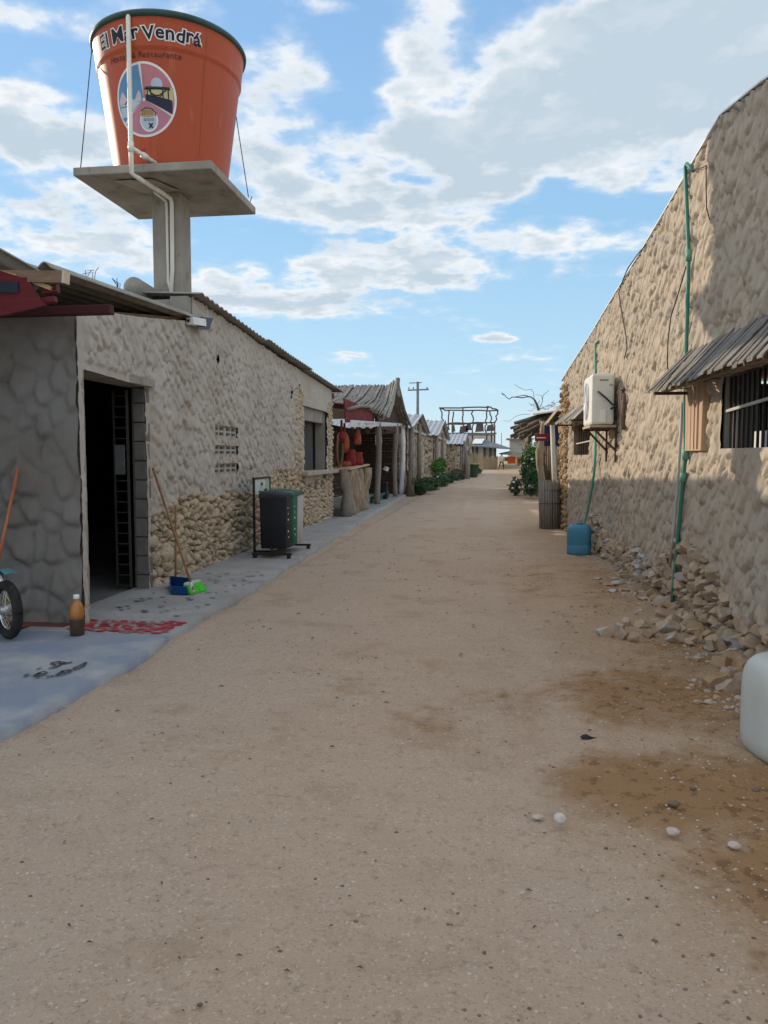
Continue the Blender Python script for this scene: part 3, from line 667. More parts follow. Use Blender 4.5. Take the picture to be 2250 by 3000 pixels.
prof = [(.02, 0), (rad(5.0) - .02, 0), (rad(5.0), .02)] + [(rad(TZ + z), z) for z in np.linspace(.1, 1.30, 10)] + [(rad(6.31), 1.315), (rad(6.33) + .022, 1.335), (rad(6.34) + .022, 1.36)] + [(rad(TZ + z) + .014, z) for z in np.linspace(1.40, 1.66, 5)] + [(rad(6.68) + .02, 1.68), (.02, 1.69)]
mb = MB().lathe(prof, 96, (AX[0], AX[1], TZ)); part(mb, 'body', tank_red, tank, True)
r1 = rad(6.70)
mb = MB().lathe([(r1 - .02, 1.655), (r1 + .035, 1.66), (r1 + .042, 1.70), (r1 + .02, 1.735), (r1 - .2, 1.80), (.3, 1.87), (.28, 1.92), (.02, 1.93)], 96, (AX[0], AX[1], TZ)); part(mb, 'lid', lid_green, tank, True)
def tmap(x, z, off=.004):
    """x = arc length along the tank from the side that faces -Y, z = height"""
    r = rad(z) + off + (.014 if z > 6.36 else 0); a = x / .86
    return (AX[0] + r * math.sin(a), AX[1] - r * math.cos(a), z)
def wrap(v, f, off, mb, m=0): mb.add([tmap(p[0], p[1], off) for p in v], f, m)
def lettering(txt, xs_, zs_, size, wob, bold, name, mats, outline=0):
    ins, outl = MB(), MB(); rng = random.Random(5)
    for ch, x, z in zip(txt, xs_, zs_):
        if ch == ' ': continue
        a = rng.uniform(-wob, wob); s_ = size * rng.uniform(.95, 1.08)
        for off, lay, tgt in ((bold, .0065, ins), (bold + outline, .0035, outl)):
            if tgt is outl and not outline: continue
            v, f = text_mesh(ch, s_, off)
            v = np.stack([v[:, 0] * math.cos(a) - v[:, 1] * math.sin(a) + x, v[:, 0] * math.sin(a) + v[:, 1] * math.cos(a) + z], -1)
            wrap(v, f, lay, tgt)
    o = part(ins, name, mats[0], tank)
    if outline: part(outl, name + '_outline', mats[1], o)
ink = mat('black_ink', (.012, .012, .016), (.02, .02, .024), 5, .6); wh = mat('sign_white', (.80, .80, .80), (.72, .72, .73), 5, .6)
adv = {'E': .13, 'l': .075, ' ': .055, 'M': .155, 'a': .105, 'r': .085, 'V': .13, 'e': .108, 'n': .112, 'd': .112, 'á': .105}
t = 'El Mar Vendrá'; x = -.60; X_ = []
for ch in t: X_.append(x + adv[ch] / 2); x += adv[ch]
sc_ = (.70 + .60) / (x + .60); X_ = [(-.60) + (q + .60) * sc_ for q in X_]
lettering(t, X_, [6.415 - .01 * math.sin(i * 2.1) for i in range(len(t))], .215, .10, .004, 'hostel_name', (ink, wh), .013)
t = 'Hostal & Restaurante'; X_ = [-.43 + .905 * (i + .5) / len(t) for i in range(len(t))]
lettering(t, X_, [6.225] * len(t), .092, .04, .001, 'tagline_lettering', (mat('faded_ink', (.11, .035, .022), (.15, .045, .028), 20, .7), wh))
# painted round emblem: three sectors
EZ, ER = 5.768, .415
def polar(a0, a1, r0, r1, lay, name, m, par, n=20, k=6):
    P = [[tmap(.0 + r * math.cos(a), EZ + r * math.sin(a), lay) for r in np.linspace(r0, r1, k)] for a in np.linspace(a0, a1, n)]
    return part(MB().grid(P), name, m, par)
em = polar(0, 2 * PI, .0005, ER, .003, 'emblem', wh, tank, 64, 8)
pk = mat('emblem_pink', (.52, .20, .23), (.48, .18, .21), 4, .6); lil = mat('emblem_lilac', (.50, .22, .30), (.46, .2, .28), 4, .6); bl = mat('emblem_blue', (.10, .26, .46), (.14, .32, .52), 3, .6)
pal = mat('emblem_pale', (.48, .58, .66), (.42, .52, .62), 3, .6); nav = mat('emblem_navy', (.02, .022, .05), (.025, .03, .06), 3, .6); ylw = mat('emblem_yellow', (.55, .50, .26), (.5, .45, .22), 3, .6)
ri = ER - .028
def sect(d0, d1, name, m, lay=.0055, r0=.02, r1=ri): return polar(D2(d0), D2(d1), r0, r1, lay, name, m, em, 16, 6)
sect(-24, 91, 'sunset_sector', pk); sect(96, 215, 'sea_sector', bl); sect(219, 333, 'dish_sector', lil)
def flat(pts, name, m, lay=.008, sub=1):
    mb = MB(); P = [tmap(x, EZ + z, lay) for x, z in pts]; mb.add(P, [tuple(range(len(P)))]); return part(mb, name, m, em)
def stroke(pts, wd, mb, lay=.0105):
    for (a, b) in zip(pts[:-1], pts[1:]):
        n = max(1, int(math.hypot(b[0] - a[0], b[1] - a[1]) / .05)); d = np.array([b[0] - a[0], b[1] - a[1]]); d = d / (np.linalg.norm(d) + 1e-9); q = np.array([-d[1], d[0]]) * wd / 2
        pts2 = [np.array(a) + (np.array(b) - np.array(a)) * i / n for i in range(n + 1)]
        mb.grid([[tmap(p[0] + q[0], EZ + p[1] + q[1], lay), tmap(p[0] - q[0], EZ + p[1] - q[1], lay)] for p in pts2])
def rowfill(top, bot, name, m, lay, n=10, k=5):
    P = [[tmap(t_[0] + (b_[0] - t_[0]) * j / k, EZ + t_[1] + (b_[1] - t_[1]) * j / k, lay) for j in range(k + 1)] for t_, b_ in zip(top, bot)]
    return part(MB().grid(P), name, m, em)
xsn = np.linspace(.03, .375, 12)
rowfill([(x, .135) for x in xsn], [(x, .02 - .2 * (x - .03) + .02) for x in xsn], 'horizon', ylw, .0075)
cxs = np.linspace(0, 2 * PI, 25)
part(MB().grid([[tmap(.175 + r * math.cos(a), EZ + .165 + r * math.sin(a), .0072) for r in (.001, .035, .07)] for a in cxs]), 'moon', pal, em)
xsn = np.linspace(.028, .36, 12)
rowfill([(x, .055 - .18 * (x - .03)) for x in xsn], [(x, -.012 - .43 * (x - .03)) for x in xsn], 'dune', nav, .0088)
mb = MB()
stroke([(.02, .115), (.335, .115)], .022, mb); stroke([(.03, .132), (.33, .132)], .008, mb)
for xx in (.052, .095, .245, .31): stroke([(xx, .12), (xx + .004, .035 - .1 * xx)], .014, mb)
stroke([(.07, .11), (.10, .065), (.15, .04), (.20, .04), (.25, .075), (.29, .105)], .014, mb)
stroke([(.10, .06), (.15, .025), (.20, .018), (.24, .05)], .010, mb)
part(mb, 'hammock_hut', ink, em)
mb = MB()
xsn = np.linspace(-.365, -.035, 12)
rowfill([(x, -.005 + .02 * math.sin(x * 30)) for x in xsn], [(x, -max(0.01, min(.27, (-x) * .66)) * (1 if x > -.3 else .8)) for x in xsn], 'sea', pal, .0075)
rowfill([(x, .02 + .10 * max(0, 1 - abs(x + .30) / .07)) for x in np.linspace(-.37, -.23, 9)], [(x, -.02) for x in np.linspace(-.37, -.23, 9)], 'sail', mat('sail_white', (.62, .55, .60), (.56, .48, .54), 4, .6), .009)
rowfill([(x, .01 + .10 * max(0, 1 - abs(x + .06) / .06)) for x in np.linspace(-.12, -.03, 7)], [(x, -.02) for x in np.linspace(-.12, -.03, 7)], 'surf', MATS['sail_white'], .009)
stroke([(-.28, -.03), (-.24, .0), (-.20, -.005)], .012, mb); stroke([(-.36, -.05), (-.24, -.055)], .006, mb); part(mb, 'surfer', nav, em)
bc = (.05, -.235)
part(MB().grid([[tmap(bc[0] + r * math.cos(a), EZ + bc[1] + r * math.sin(a), .0075) for r in (.001, .06, .125)] for a in cxs]), 'bowl', wh, em)
part(MB().grid([[tmap(bc[0] + r * math.cos(a) - .003, EZ + bc[1] + .002 + r * math.sin(a), .009) for r in (.001, .05, .105)] for a in cxs]), 'bowl_inside', pal, em)
part(MB().grid([[tmap(bc[0] - .01 + r * 1.5 * math.cos(a), EZ + bc[1] + .085 + r * .62 * math.sin(a), .0105) for r in (.001, .04, .075)] for a in cxs]), 'fish', mat('fish_gold', (.52, .36, .16), (.42, .28, .11), 9, .6), em)
mb = MB()
for k in range(6): stroke([(bc[0] - .08 + k * .026, bc[1] + .115), (bc[0] - .083 + k * .026, bc[1] + .06)], .007, mb, .012)
stroke([(bc[0] - .10, bc[1] + .11), (bc[0] - .03, bc[1] + .142), (bc[0] + .05, bc[1] + .125), (bc[0] + .10, bc[1] + .08), (bc[0] + .09, bc[1] + .05)], .010, mb, .012)
stroke([(bc[0] + .0, bc[1] - .03), (bc[0] + .05, bc[1] - .085)], .02, mb, .012); stroke([(bc[0] + .05, bc[1] - .03), (bc[0] + .0, bc[1] - .085)], .02, mb, .012)
for k in range(3):
    c0 = (bc[0] - .05 + k * .05, bc[1] + .01); stroke([(c0[0] + .016 * math.cos(a), c0[1] + .012 * math.sin(a)) for a in np.linspace(0, 2 * PI, 9)], .005, mb, .012)
part(mb, 'dish_pattern', nav, em)
mb = MB(); stroke([(.74, -.55), (.76, .92)], .004, mb, .003); part(mb, 'seam', mat('seam', (.20, .06, .04), (.16, .05, .03), 5, .6), tank)
v, f = text_mesh('etic', .05, .001); mb = MB(); mb.add([tmap(p[0] - .06, p[1] + 5.20, .004) for p in v], f); part(mb, 'moulded_mark', mat('mould_mark', (.36, .06, .03), (.32, .05, .03), 5, .6), tank)
# white pipe from the rim down the pillar
wp = thing('water_pipe', 'white plastic pipe running from tank rim down the concrete pillar', 'pipe', (-4.245, 8.94, 4.9))
mb = MB().tube([(-4.235, 9.06, 6.60), (-4.24, 8.98, 6.66), (-4.243, 8.955, 6.665), (-4.245, 8.945, 6.64), (-4.245, 8.94, 5.2), (-4.245, 8.94, 4.86), (-4.20, 9.0, 4.83), (-4.10, 9.45, 4.80), (-4.07, 9.66, 4.79), (-4.065, 9.69, 4.74), (-4.075, 9.69, 3.9), (-4.12, 9.70, 3.42)], .027, 12)
part(mb, 'main_pipe', pvc, wp, True)
part(MB().tube([(-4.17, 9.40, 4.79), (-4.14, 9.68, 4.77), (-4.135, 9.692, 4.70), (-4.135, 9.692, 3.75), (-4.10, 9.69, 3.62)], .018, 10), 'second_pipe', pvc, wp, True)
mb = MB().tube([(-4.245, 8.94, 5.16), (-4.19, 8.99, 5.13), (-4.12, 9.08, 5.09), (-4.05, 9.2, 5.06)], .024, 10).tube([(-4.245, 8.94, 5.10), (-4.245, 8.94, 5.22)], .036, 12).tube([(-4.15, 9.03, 5.105), (-4.11, 9.10, 5.085)], .036, 10)
part(mb, 'outlet_valve', pvc, wp, True)
def wire(name, label, pts, r=.005, m=cable_m, cat='cable', group=None):
    return solo(MB().tube(pts, r, 6), name, m, label, cat, tuple(pts[-1]), group, smooth=True)
A_ = gy(271, 140, 9.55); 
wire('guy_wire', 'thin steel guy wire on the tank side nearest the porch', [(-5.02, 9.55, 6.70), (-4.98, 9.10, 4.99)], .006)
wire('guy_wire', 'thin steel guy wire at the tank side over the street', [gy(690, 330, 10.15), gy(728, 578, 10.62)], .006)
wire('rebar_stub', 'short bent rebar stub poking out of the tank slab corner', [gy(738, 575, 10.7), gy(728, 606, 10.72)], .006, rust, 'rebar')

# ------------------------------------------------------------------ paving on the left
edge = lambda y: np.interp(y, [0, 3, 5.3, 5.9, 6.3, 7.4, 8.2, 12, 18.5, 25, 29], [-2.56, -2.56, -2.49, -2.56, -2.56, -2.64, -2.58, -2.72, -2.92, -3.05, -3.1]) + .04 * fbm(np.asarray(y) * 2.2, np.asarray(y) * 0, 5, 3)
def paved(y0, y1, z, name, m, nx=60, step=.06, left=lambda y: np.full_like(y, -12.)):
    ys = np.linspace(y0, y1, int((y1 - y0) / step) + 1); a = left(ys); b = edge(ys)
    t = np.linspace(0, 1, nx)[None, :] ** .45
    X = a[:, None] + (b - a)[:, None] * t; Y = np.repeat(ys[:, None], nx, 1)
    Zz = z + .006 * fbm(X * 3, Y * 3, 3, 6) * np.ones_like(X)
    Zz[:, -1] = -.06
    X[:, -2] = X[:, -1] - .015
    return solo(MB().grid(np.stack([X, Y, Zz], -1)), name, m, kind='structure', smooth=True)
blue_cem = mat('painted_cement', (.205, .25, .33), (.26, .285, .325), 1.4, .92, .7, 50, c3=(.37, .375, .375), fine=(1.3, .46, .62), world=True, spec=.15, bdist=.006)
grey_cem = mat('grey_cement', (.36, .355, .345), (.28, .275, .265), 2.0, .9, .5, 50, c3=(.15, .14, .13), fine=(17, .66, .70), world=True, spec=.15, bdist=.008)
paved(-3, 5.93, .035, 'porch_paving', blue_cem)
paved(5.931, 31, .034, 'pavement', grey_cem, left=lambda y: np.full_like(y, -3.9) - 2.2 * (y > 18.3))
# flat irregular flags painted onto / set into the cement
def flags(n, xr, yr, sz, z, seed, shape=None, slender=.5):
    rng = np.random.default_rng(seed); mb = MB(); done = []
    t_ = 0
    while len(done) < n and t_ < n * 40:
        t_ += 1
        x = rng.uniform(*xr); y = rng.uniform(*yr)
        if shape and not shape(x, y): continue
        s_ = rng.uniform(*sz)
        if any((a - x) ** 2 + ((c - y) * 1.7) ** 2 < (.85 * (s_ + q)) ** 2 for a, c, q in done): continue
        done.append((x, y, s_)); k = rng.integers(5, 8); a0 = rng.uniform(0, 6)
        P = [(x + s_ * rng.uniform(.75, 1.1) * math.cos(a0 + 2 * PI * i / k), y + s_ * slender * rng.uniform(.75, 1.1) * math.sin(a0 + 2 * PI * i / k), z) for i in range(k)]
        mb.add(P, [tuple(range(k))])
    return mb
redp = mat('red_floor_paint', (.45, .035, .05), (.36, .03, .04), 6, .6, .3, 60, world=True)
mb = flags(150, (-3.50, -2.66), (5.96, 6.42), (.03, .07), .043, 4, lambda x, y: y > 5.95 + .10 * (x + 2.6) and y < 6.42 + .05 * (x + 2.6))
solo(mb, 'red_threshold_stones', redp, kind='structure')
solo(MB().box((-9, 6.085, .02), (-3.60, 6.19, .05)), 'red_floor_line', mat('red_line', (.20, .055, .05), (.14, .05, .045), 4, .8, world=True), kind='structure')
dk = mat('dark_floor_mark', (.05, .05, .055), (.09, .09, .095), 7, .8, world=True)
mb = flags(70, (-3.6, -2.65), (6.5, 9.4), (.015, .05), .043, 14, None, .45); solo(mb, 'dark_paving_stones', dk, kind='structure')
# the half-worn black outline drawing on the blue cement
mb = MB(); rng = np.random.default_rng(3)
def outline(P, wd=.012):
    P = [np.array([*gz(*p, .045)[:2]]) for p in P]
    for a, c in zip(P[:-1], P[1:]):
        if rng.random() < .12: continue
        d = (c - a); d = d / (np.linalg.norm(d) + 1e-9); q = np.array([-d[1], d[0]]) * wd * rng.uniform(.6, 1.4)
        mb.add([(*(a - q), .046), (*(c - q * .7), .046), (*(c + q * .7), .046), (*(a + q), .046)], [(0, 1, 2, 3)])
for P in [[(130, 1955), (150, 1942), (172, 1938), (190, 1940), (168, 1952), (142, 1958), (130, 1955)], [(150, 1942), (165, 1950)], [(172, 1938), (178, 1946)], [(186, 1942), (200, 1942), (212, 1938)],
          [(68, 1981), (90, 1978), (84, 1974), (72, 1979)], [(100, 1980), (112, 1972), (128, 1966), (138, 1970), (124, 1978), (118, 1983), (104, 1981)], [(112, 1972), (122, 1976)], [(140, 1980), (142, 1983)], [(152, 1978), (154, 1982)],
          [(165, 1978), (182, 1966), (204, 1962), (206, 1968), (184, 1976), (168, 1978)], [(182, 1966), (190, 1972)], [(214, 1958), (236, 1948), (252, 1940), (246, 1950), (226, 1960), (214, 1958)], [(108, 1960), (122, 1956)]]: outline(P)
solo(mb, 'worn_floor_drawing', dk, kind='structure')

# ------------------------------------------------------------------ things by the door
bt = thing('fuel_bottle', 'amber plastic bottle with white cap by the house corner', 'bottle', (-3.33, 5.83, .035))
bx, by = -3.33, 5.83
part(MB().lathe([(.055, 0), (.058, .01), (.058, .13), (.058, .135)], 20, (bx, by, .036)), 'dark_liquid', dark_liquid, bt, True)
part(MB().lathe([(.058, .1355), (.058, .17), (.056, .20), (.050, .235), (.036, .265), (.022, .285), (.019, .30)], 20, (bx, by, .036)), 'body', gold_liquid, bt, True)
part(MB().lathe([(.023, .3005), (.024, .304), (.024, .328), (.021, .333)], 16, (bx, by, .036)), 'cap', white_p, bt, True)
b1 = thing('broom', 'broom with lime green bristles leaning on the coral stones', 'broom', (-3.15, 7.85, .04))
hb = gz(566, 1729, .12); ht = gx(448, 1372, -3.66)
part(MB().tube([hb, ht], .013, 10), 'handle', stick_wood, b1, True)
e0 = gz(536, 1745, .03); e1 = gz(594, 1728, .03)
c_ = (e0 + e1) / 2; dirv = (e1 - e0) / np.linalg.norm(e1 - e0); nrm = np.array([dirv[1], -dirv[0], 0])
W2 = .135
mbh = MB().hexa([c_ - dirv * W2 - nrm * .03 + (0, 0, .10), c_ + dirv * W2 - nrm * .03 + (0, 0, .10), c_ + dirv * W2 + nrm * .02 + (0, 0, .10), c_ - dirv * W2 + nrm * .02 + (0, 0, .10),
                 c_ - dirv * W2 * .9 - nrm * .03 + (0, 0, .125), c_ + dirv * W2 * .9 - nrm * .03 + (0, 0, .125), c_ + dirv * W2 * .9 + nrm * .02 + (0, 0, .125), c_ - dirv * W2 * .9 + nrm * .02 + (0, 0, .125)])
part(mbh, 'head', mat('broom_head', (.55, .66, .55), (.46, .58, .46), 5, .6), b1, bevel=.005)
part(MB().tube([hb + (0, 0, -.02), hb + (ht - hb) * .06], .018, 10), 'socket', mat('white_socket', (.6, .62, .64), None, 5, .5), b1, True)
mb = MB(); rng = np.random.default_rng(2)
for k in range(26):
    for r_ in range(4):
        s_ = -1 + 2 * (k + .5) / 26; p = c_ + dirv * W2 * s_ + nrm * (-.02 + .013 * r_) + np.array([0, 0, .10])
        q = c_ + dirv * W2 * s_ * 1.12 + nrm * (-.02 + .035 * r_ + rng.uniform(-.008, .008)) + np.array([0, 0, .005 + rng.uniform(0, .01)])
        mb.tube([p, q], [.007, .008], 5)
part(mb, 'bristles', lime, b1)
dp = thing('dustpan', 'blue dustpan with long wooden stick behind the broom', 'dustpan', (-3.38, 7.95, .04))
q0, q1, q2, q3 = gz(503, 1741, .04), gz(545, 1743, .04), gz(556, 1722, .04), gz(500, 1716, .04)
mb = MB().hexa([q0, q1, q2, q3, q0 + (0, 0, .008), q1 + (0, 0, .008), q2 + (0, 0, .008), q3 + (0, 0, .008)])
mb.hexa([q3, q2, q2 + (-.01, .02, 0), q3 + (-.01, .02, 0), q3 + (0, 0, .11), q2 + (0, 0, .11), q2 + (-.01, .02, .11), q3 + (-.01, .02, .11)])
mb.hexa([q0, q3, q3 + (-.015, 0, 0), q0 + (-.015, 0, 0), q0 + (0, 0, .04), q3 + (0, 0, .11), q3 + (-.015, 0, .11), q0 + (-.015, 0, .04)])
mb.hexa([q1, q1 + (.015, 0, 0), q2 + (.015, 0, 0), q2, q1 + (0, 0, .06), q1 + (.015, 0, .06), q2 + (.015, 0, .11), q2 + (0, 0, .11)])
mb.hexa([q0, q1, q1 + (0, .015, 0), q0 + (0, .015, 0), q0 + (0, 0, .085), q1 + (0, 0, .085), q1 + (0, .015, .085), q0 + (0, .015, .085)])
part(mb, 'pan', blue_pan, dp, bevel=.004)
part(MB().tube([(q3 + q2) / 2 + np.array([-.06, .02, .10]), gx(515, 1485, -3.62)], .012, 8), 'stick', stick_wood, dp, True)
b2 = thing('broom', 'broom with orange handle tilted against the dark front wall', 'broom', (-3.95, 5.9, .04))
ht = gy(53, 1373, 6.12); h0 = ht + (gy(3, 1605, 5.98) - ht) * 2.05
part(MB().tube([h0, ht], .014, 10), 'handle', orange_wood, b2, True)
hd = h0; part(MB().box(hd + (-.14, -.03, -.05), hd + (.14, .03, 0)), 'head', red_wood, b2, bevel=.01)
mb = MB()
for k in range(24): mb.tube([hd + (-.13 + k * .0113, 0, -.05), hd + (-.15 + k * .013, random.uniform(-.03, .03), -hd[2] + .045)], .008, 5)
part(mb, 'bristles', black_p, b2)

# ------------------------------------------------------------------ motorcycle at the left edge
mo = thing('motorcycle', 'motorcycle with spoked front wheel parked by the dark front wall', 'motorcycle', (-3.95, 5.62, .035))
wc = np.array([-3.80, 5.62, .275]); wa = D2(-35)      # wheel plane turned
def wheel(par, c, ang, R=.235, name='wheel'):
    d = np.array([math.cos(ang), math.sin(ang), 0]); up = np.array([0, 0, 1.]); ax = np.cross(d, up)
    ring = lambda rr, off=0: [c + d * rr * math.cos(a) + up * rr * math.sin(a) + ax * off for a in np.linspace(0, 2 * PI, 41)]
    ty = part(MB().tube(ring(R - .038), .04, 12, cap=False), name, rubber, par, True)
    part(MB().tube(ring(R - .078), .011, 8, cap=False), 'rim', chrome, ty, True)
    part(MB().tube([c - ax * .06, c + ax * .06], .035, 14).tube([c - ax * .03, c + ax * .03], .055, 14), 'hub', mat('hub_alloy', (.45, .45, .45), (.36, .36, .36), 6, .4, metal=.6), ty, True)
    mb = MB()
    for k in range(24):
        a = 2 * PI * k / 24; a2 = a + (.5 if k % 2 else -.5); o = ax * (.03 if (k // 2) % 2 else -.03)
        mb.tube([c + o + (d * math.cos(a2) + up * math.sin(a2)) * .05, c + (d * math.cos(a) + up * math.sin(a)) * (R - .08)], .0028, 5)
    part(mb, 'spokes', mat('spoke', (.62, .55, .42), (.5, .45, .36), 5, .35, metal=.7), ty)
    return d, ax
d1, a1 = wheel(mo, wc, wa)
rc = np.array([-5.2, 5.85, .275]); wheel(mo, rc, D2(0), .24)
up = np.array([0, 0, 1.])
fc = wc + np.array([-.0, 0, .02])
P = [[fc + (d1 * math.cos(a) + up * math.sin(a)) * (.30 + .012 * (1 - (s_ / .055) ** 2)) + a1 * s_ for s_ in np.linspace(-.055, .055, 7)] for a in np.linspace(D2(68), D2(165), 16)]
part(MB().grid(P), 'front_fender', teal_p, mo, True)
top = wc + np.array([-.42, .10, .60])
part(MB().tube([wc + a1 * .07, top + a1 * .07], .02, 10).tube([wc - a1 * .07, top - a1 * .07], .02, 10), 'fork', chrome, mo, True)
part(MB().tube([top + (.02, -.32, .12), top + (-.02, -.15, .08), top + (-.02, .15, .08), top + (.02, .32, .12)], .014, 8), 'handlebar', black_metal, mo, True)
part(MB().lathe([(.02, -.06), (.08, -.03), (.09, .03), (.05, .05)], 16, tuple(top + (.07, 0, -.06))), 'headlight', chrome, mo, True)
part(MB().rock(top + (-.42, .06, -.08), (.24, .12, .12), 3, 0, .03), 'fuel_tank', teal_p, mo, True)
part(MB().rock(top + (-.86, .10, -.10), (.32, .11, .06), 3, 0, .03), 'seat', black_p, mo, True)
part(MB().box(top + (-.70, -.06, -.50), top + (-.38, .18, -.24)).tube([top + (-.1, .03, -.05), top + (-.5, .06, -.2), top + (-1.1, .1, -.1)], .02, 8), 'engine', black_metal, mo, bevel=.02)
part(MB().tube([rc + (0, .09, 0), top + (-.6, .14, -.46)], .02, 8).tube([rc + (0, -.09, 0), top + (-.6, 0, -.46)], .02, 8), 'swing_arm', black_metal, mo, True)

# ------------------------------------------------------------------ recycling bins
rack = thing('bin_rack', 'black steel rack with small framed sign holding three litter bins', 'rack', (-3.12, 11.2, .035))
bx0, bx1 = -3.27, -2.87; yb = 10.72; dpt = .36
mb = MB()
for yy in (10.66, 11.86):
    mb.bar((-3.36, yy, .095), (-2.78, yy, .095), .035, .03)
    for xx in (-3.32, -2.82): mb.box((xx - .025, yy - .025, .036), (xx + .025, yy + .025, .08))
mb.bar((-3.07, 10.66, .10), (-3.07, 11.86, .10), .04, .035); mb.bar((-3.07, 10.66, .1), (-3.07, 10.66, .20), .03, .03)
part(mb, 'base_frame', black_metal, rack)
sy0, sy1, sx = 10.9, 11.72, -3.40
mb = MB().bar((sx, sy0, .08), (sx, sy0, 1.17), .03, .03).bar((sx, sy1, .08), (sx, sy1, 1.17), .03, .03).bar((sx, sy0 - .015, 1.17), (sx, sy1 + .015, 1.17), .03, .03)
mb.bar((sx, 10.9, .1), (-3.07, 10.9, .1), .03, .03).bar((sx, 11.72, .1), (-3.07, 11.72, .1), .03, .03)
part(mb, 'sign_frame', black_metal, rack)
sg = part(MB().box((sx - .006, sy0 + .03, .93), (sx + .006, sy1 - .03, 1.15)), 'sign_board', mat('sign_picture', (.52, .58, .48), (.22, .36, .20), 4, .6, c3=(.62, .66, .64), fine=(3, .5, .55)), rack)
part(MB().box((sx + .007, sy0 + .33, 1.06), (sx + .010, sy0 + .43, 1.10)).box((sx + .007, sy0 + .5, .97), (sx + .010, sy0 + .66, 1.00)).box((sx + .007, sy0 + .2, .96), (sx + .010, sy0 + .3, .98)), 'sign_print', ink, sg)
def bin_(name, label, y, body, lidm, rows):
    t_ = thing(name, label, 'litter bin', (-3.07, y + dpt / 2, .125), group='litter bins in the black rack')
    n = 9; P = []
    for z, s_ in ((.165, .90), (.17, .93), (.6, .97), (.90, 1.0), (.905, 1.0)):
        ring = []
        for (sx_, sy_) in ((1, 1), (-1, 1), (-1, -1), (1, -1)):
            for k in range(5):
                a = math.atan2(sy_, sx_) - PI / 4 + k * PI / 8; r_ = .045
                ring.append((-3.07 + s_ * (sx_ * (.20 - r_)) + r_ * math.cos(a), y + dpt / 2 + s_ * (sy_ * (dpt / 2 - .006 - r_)) + r_ * math.sin(a), z))
        P.append(ring + [ring[0]])
    mb = MB().grid(P); mb.add(P[0][:-1], [tuple(range(20))[::-1]]); bd = part(mb, 'body', body, t_, True)
    L_ = []
    for k in range(9):
        a = PI * k / 8; L_.append([(-3.07 + .205 * q, y + .002 + dpt / 2 - (dpt / 2 - .003) * math.cos(a), .905 + .085 * math.sin(a) ** .8 * (1 - .35 * max(0, q))) for q in np.linspace(-1, 1, 9)])
    mb = MB().grid(L_); mb.grid([[(p[0], p[1], .90) for p in r_] for r_ in L_], flip=True)
    mb.add([r_[-1] for r_ in L_] , [tuple(range(9))]); mb.add([r_[0] for r_ in L_], [tuple(range(9))[::-1]])
    part(mb, 'lid', lidm, t_, True)
    mb = MB()
    for k in range(rows): mb.box((-2.879 + .01, y + .10 + .02 * (k % 2), .74 - k * .085), (-2.866 + .002, y + .12 + .015 * (k % 3), .760 - k * .085))
    if rows: part(mb, 'lettering', wh, bd)
bin_('litter_bin', 'black litter bin nearest the doorway in the rack of three', 10.70, black_p, black_p, 6)
bin_('litter_bin', 'dark green litter bin between the black and white ones', 11.08, green_bin, dark_green, 6)
bin_('litter_bin', 'white litter bin at the far end of the rack', 11.46, grey_bin, dark_green, 0)

# ================================================================== RIGHT HOUSE
rh = thing('stucco_house', 'tall tan stucco gable house with barred window lining the street', 'house', (RX(10), 10, 0))
RY0, RY1 = 3.0, 16.7
WB = (5.0, 6.58, 1.56, 2.13); WF = (13.05, 15.0, 1.52, 2.06)
def rtop(y): return np.interp(y, [3, 5.0, 5.86, 6.27, 6.75, 7.42, 8.25, 9.63, 11.04, 13.4, 16.2, 16.7], [3.2, 3.88, 4.09, 4.16, 4.24, 4.16, 4.04, 3.87, 3.72, 3.44, 3.16, 3.08])
us = lines(RY0, RY1, .0165, [WB[0], WB[1], WF[0], WF[1]]); zs = lines(-.15, 4.26, .0165, [WB[2], WB[3], WF[2], WF[3]])
UU, ZZ = np.meshgrid(us, zs); ZZ = np.minimum(ZZ, rtop(UU))
H = dabs(RY0, RY1, -.2, 4.4, 4600, (.08, .21), (.024, .058), .058, -.24, 13) - gouges(RY0, RY1, -.2, 4.4, 2600, (.04, .14), (.010, .018), .07, -.25, 43)
HH = .60 * sample(H, UU, ZZ, RY0, -.2) + cobble(UU, ZZ, .095, .20, 91, .052, .20) - .03 + .012 * fbm(UU * 2, ZZ * 2, 3, 14)
sl2 = lambda y: np.interp(y, [3, 5.5, 6.1, 6.6, 7.6, 8.1, 8.6, 9.5, 11, 11.4, 12.2, 12.7, 13.2, 16.7], [.30, .36, .26, .58, .72, .50, .33, .38, .30, .42, .60, .52, .05, .0]) + .08 * fbm(y * 2.2, y * 0, 3, 12)
HH = np.where((np.abs(UU - WB[1]) < .05) & (ZZ > WB[2] - .05) & (ZZ < WB[3] + .05) | (np.abs(UU - WF[1]) < .05) & (ZZ > WF[2] - .05) & (ZZ < WF[3] + .05) | (np.abs(ZZ - WB[2]) < .03) & (UU < WB[1] + .04), HH * .25 + .008, HH)
st = np.clip((sl2(UU) - ZZ) / .05, 0, 1)
HH = HH * (1 - st) - .05 * st
cu = (UU[:-1, :-1] + UU[1:, 1:]) / 2; cz = (ZZ[:-1, :-1] + ZZ[1:, 1:]) / 2
keep = (ZZ[1:, 1:] - ZZ[:-1, :-1] > 1e-6)
for r in (WB, WF): keep &= ~inside(r)
mb = MB(); mb.grid(np.stack([RX(UU) - HH, UU, ZZ], -1), keep, flip=True)
part(mb, 'wall', stucco_right, rh, True)
mb = MB()
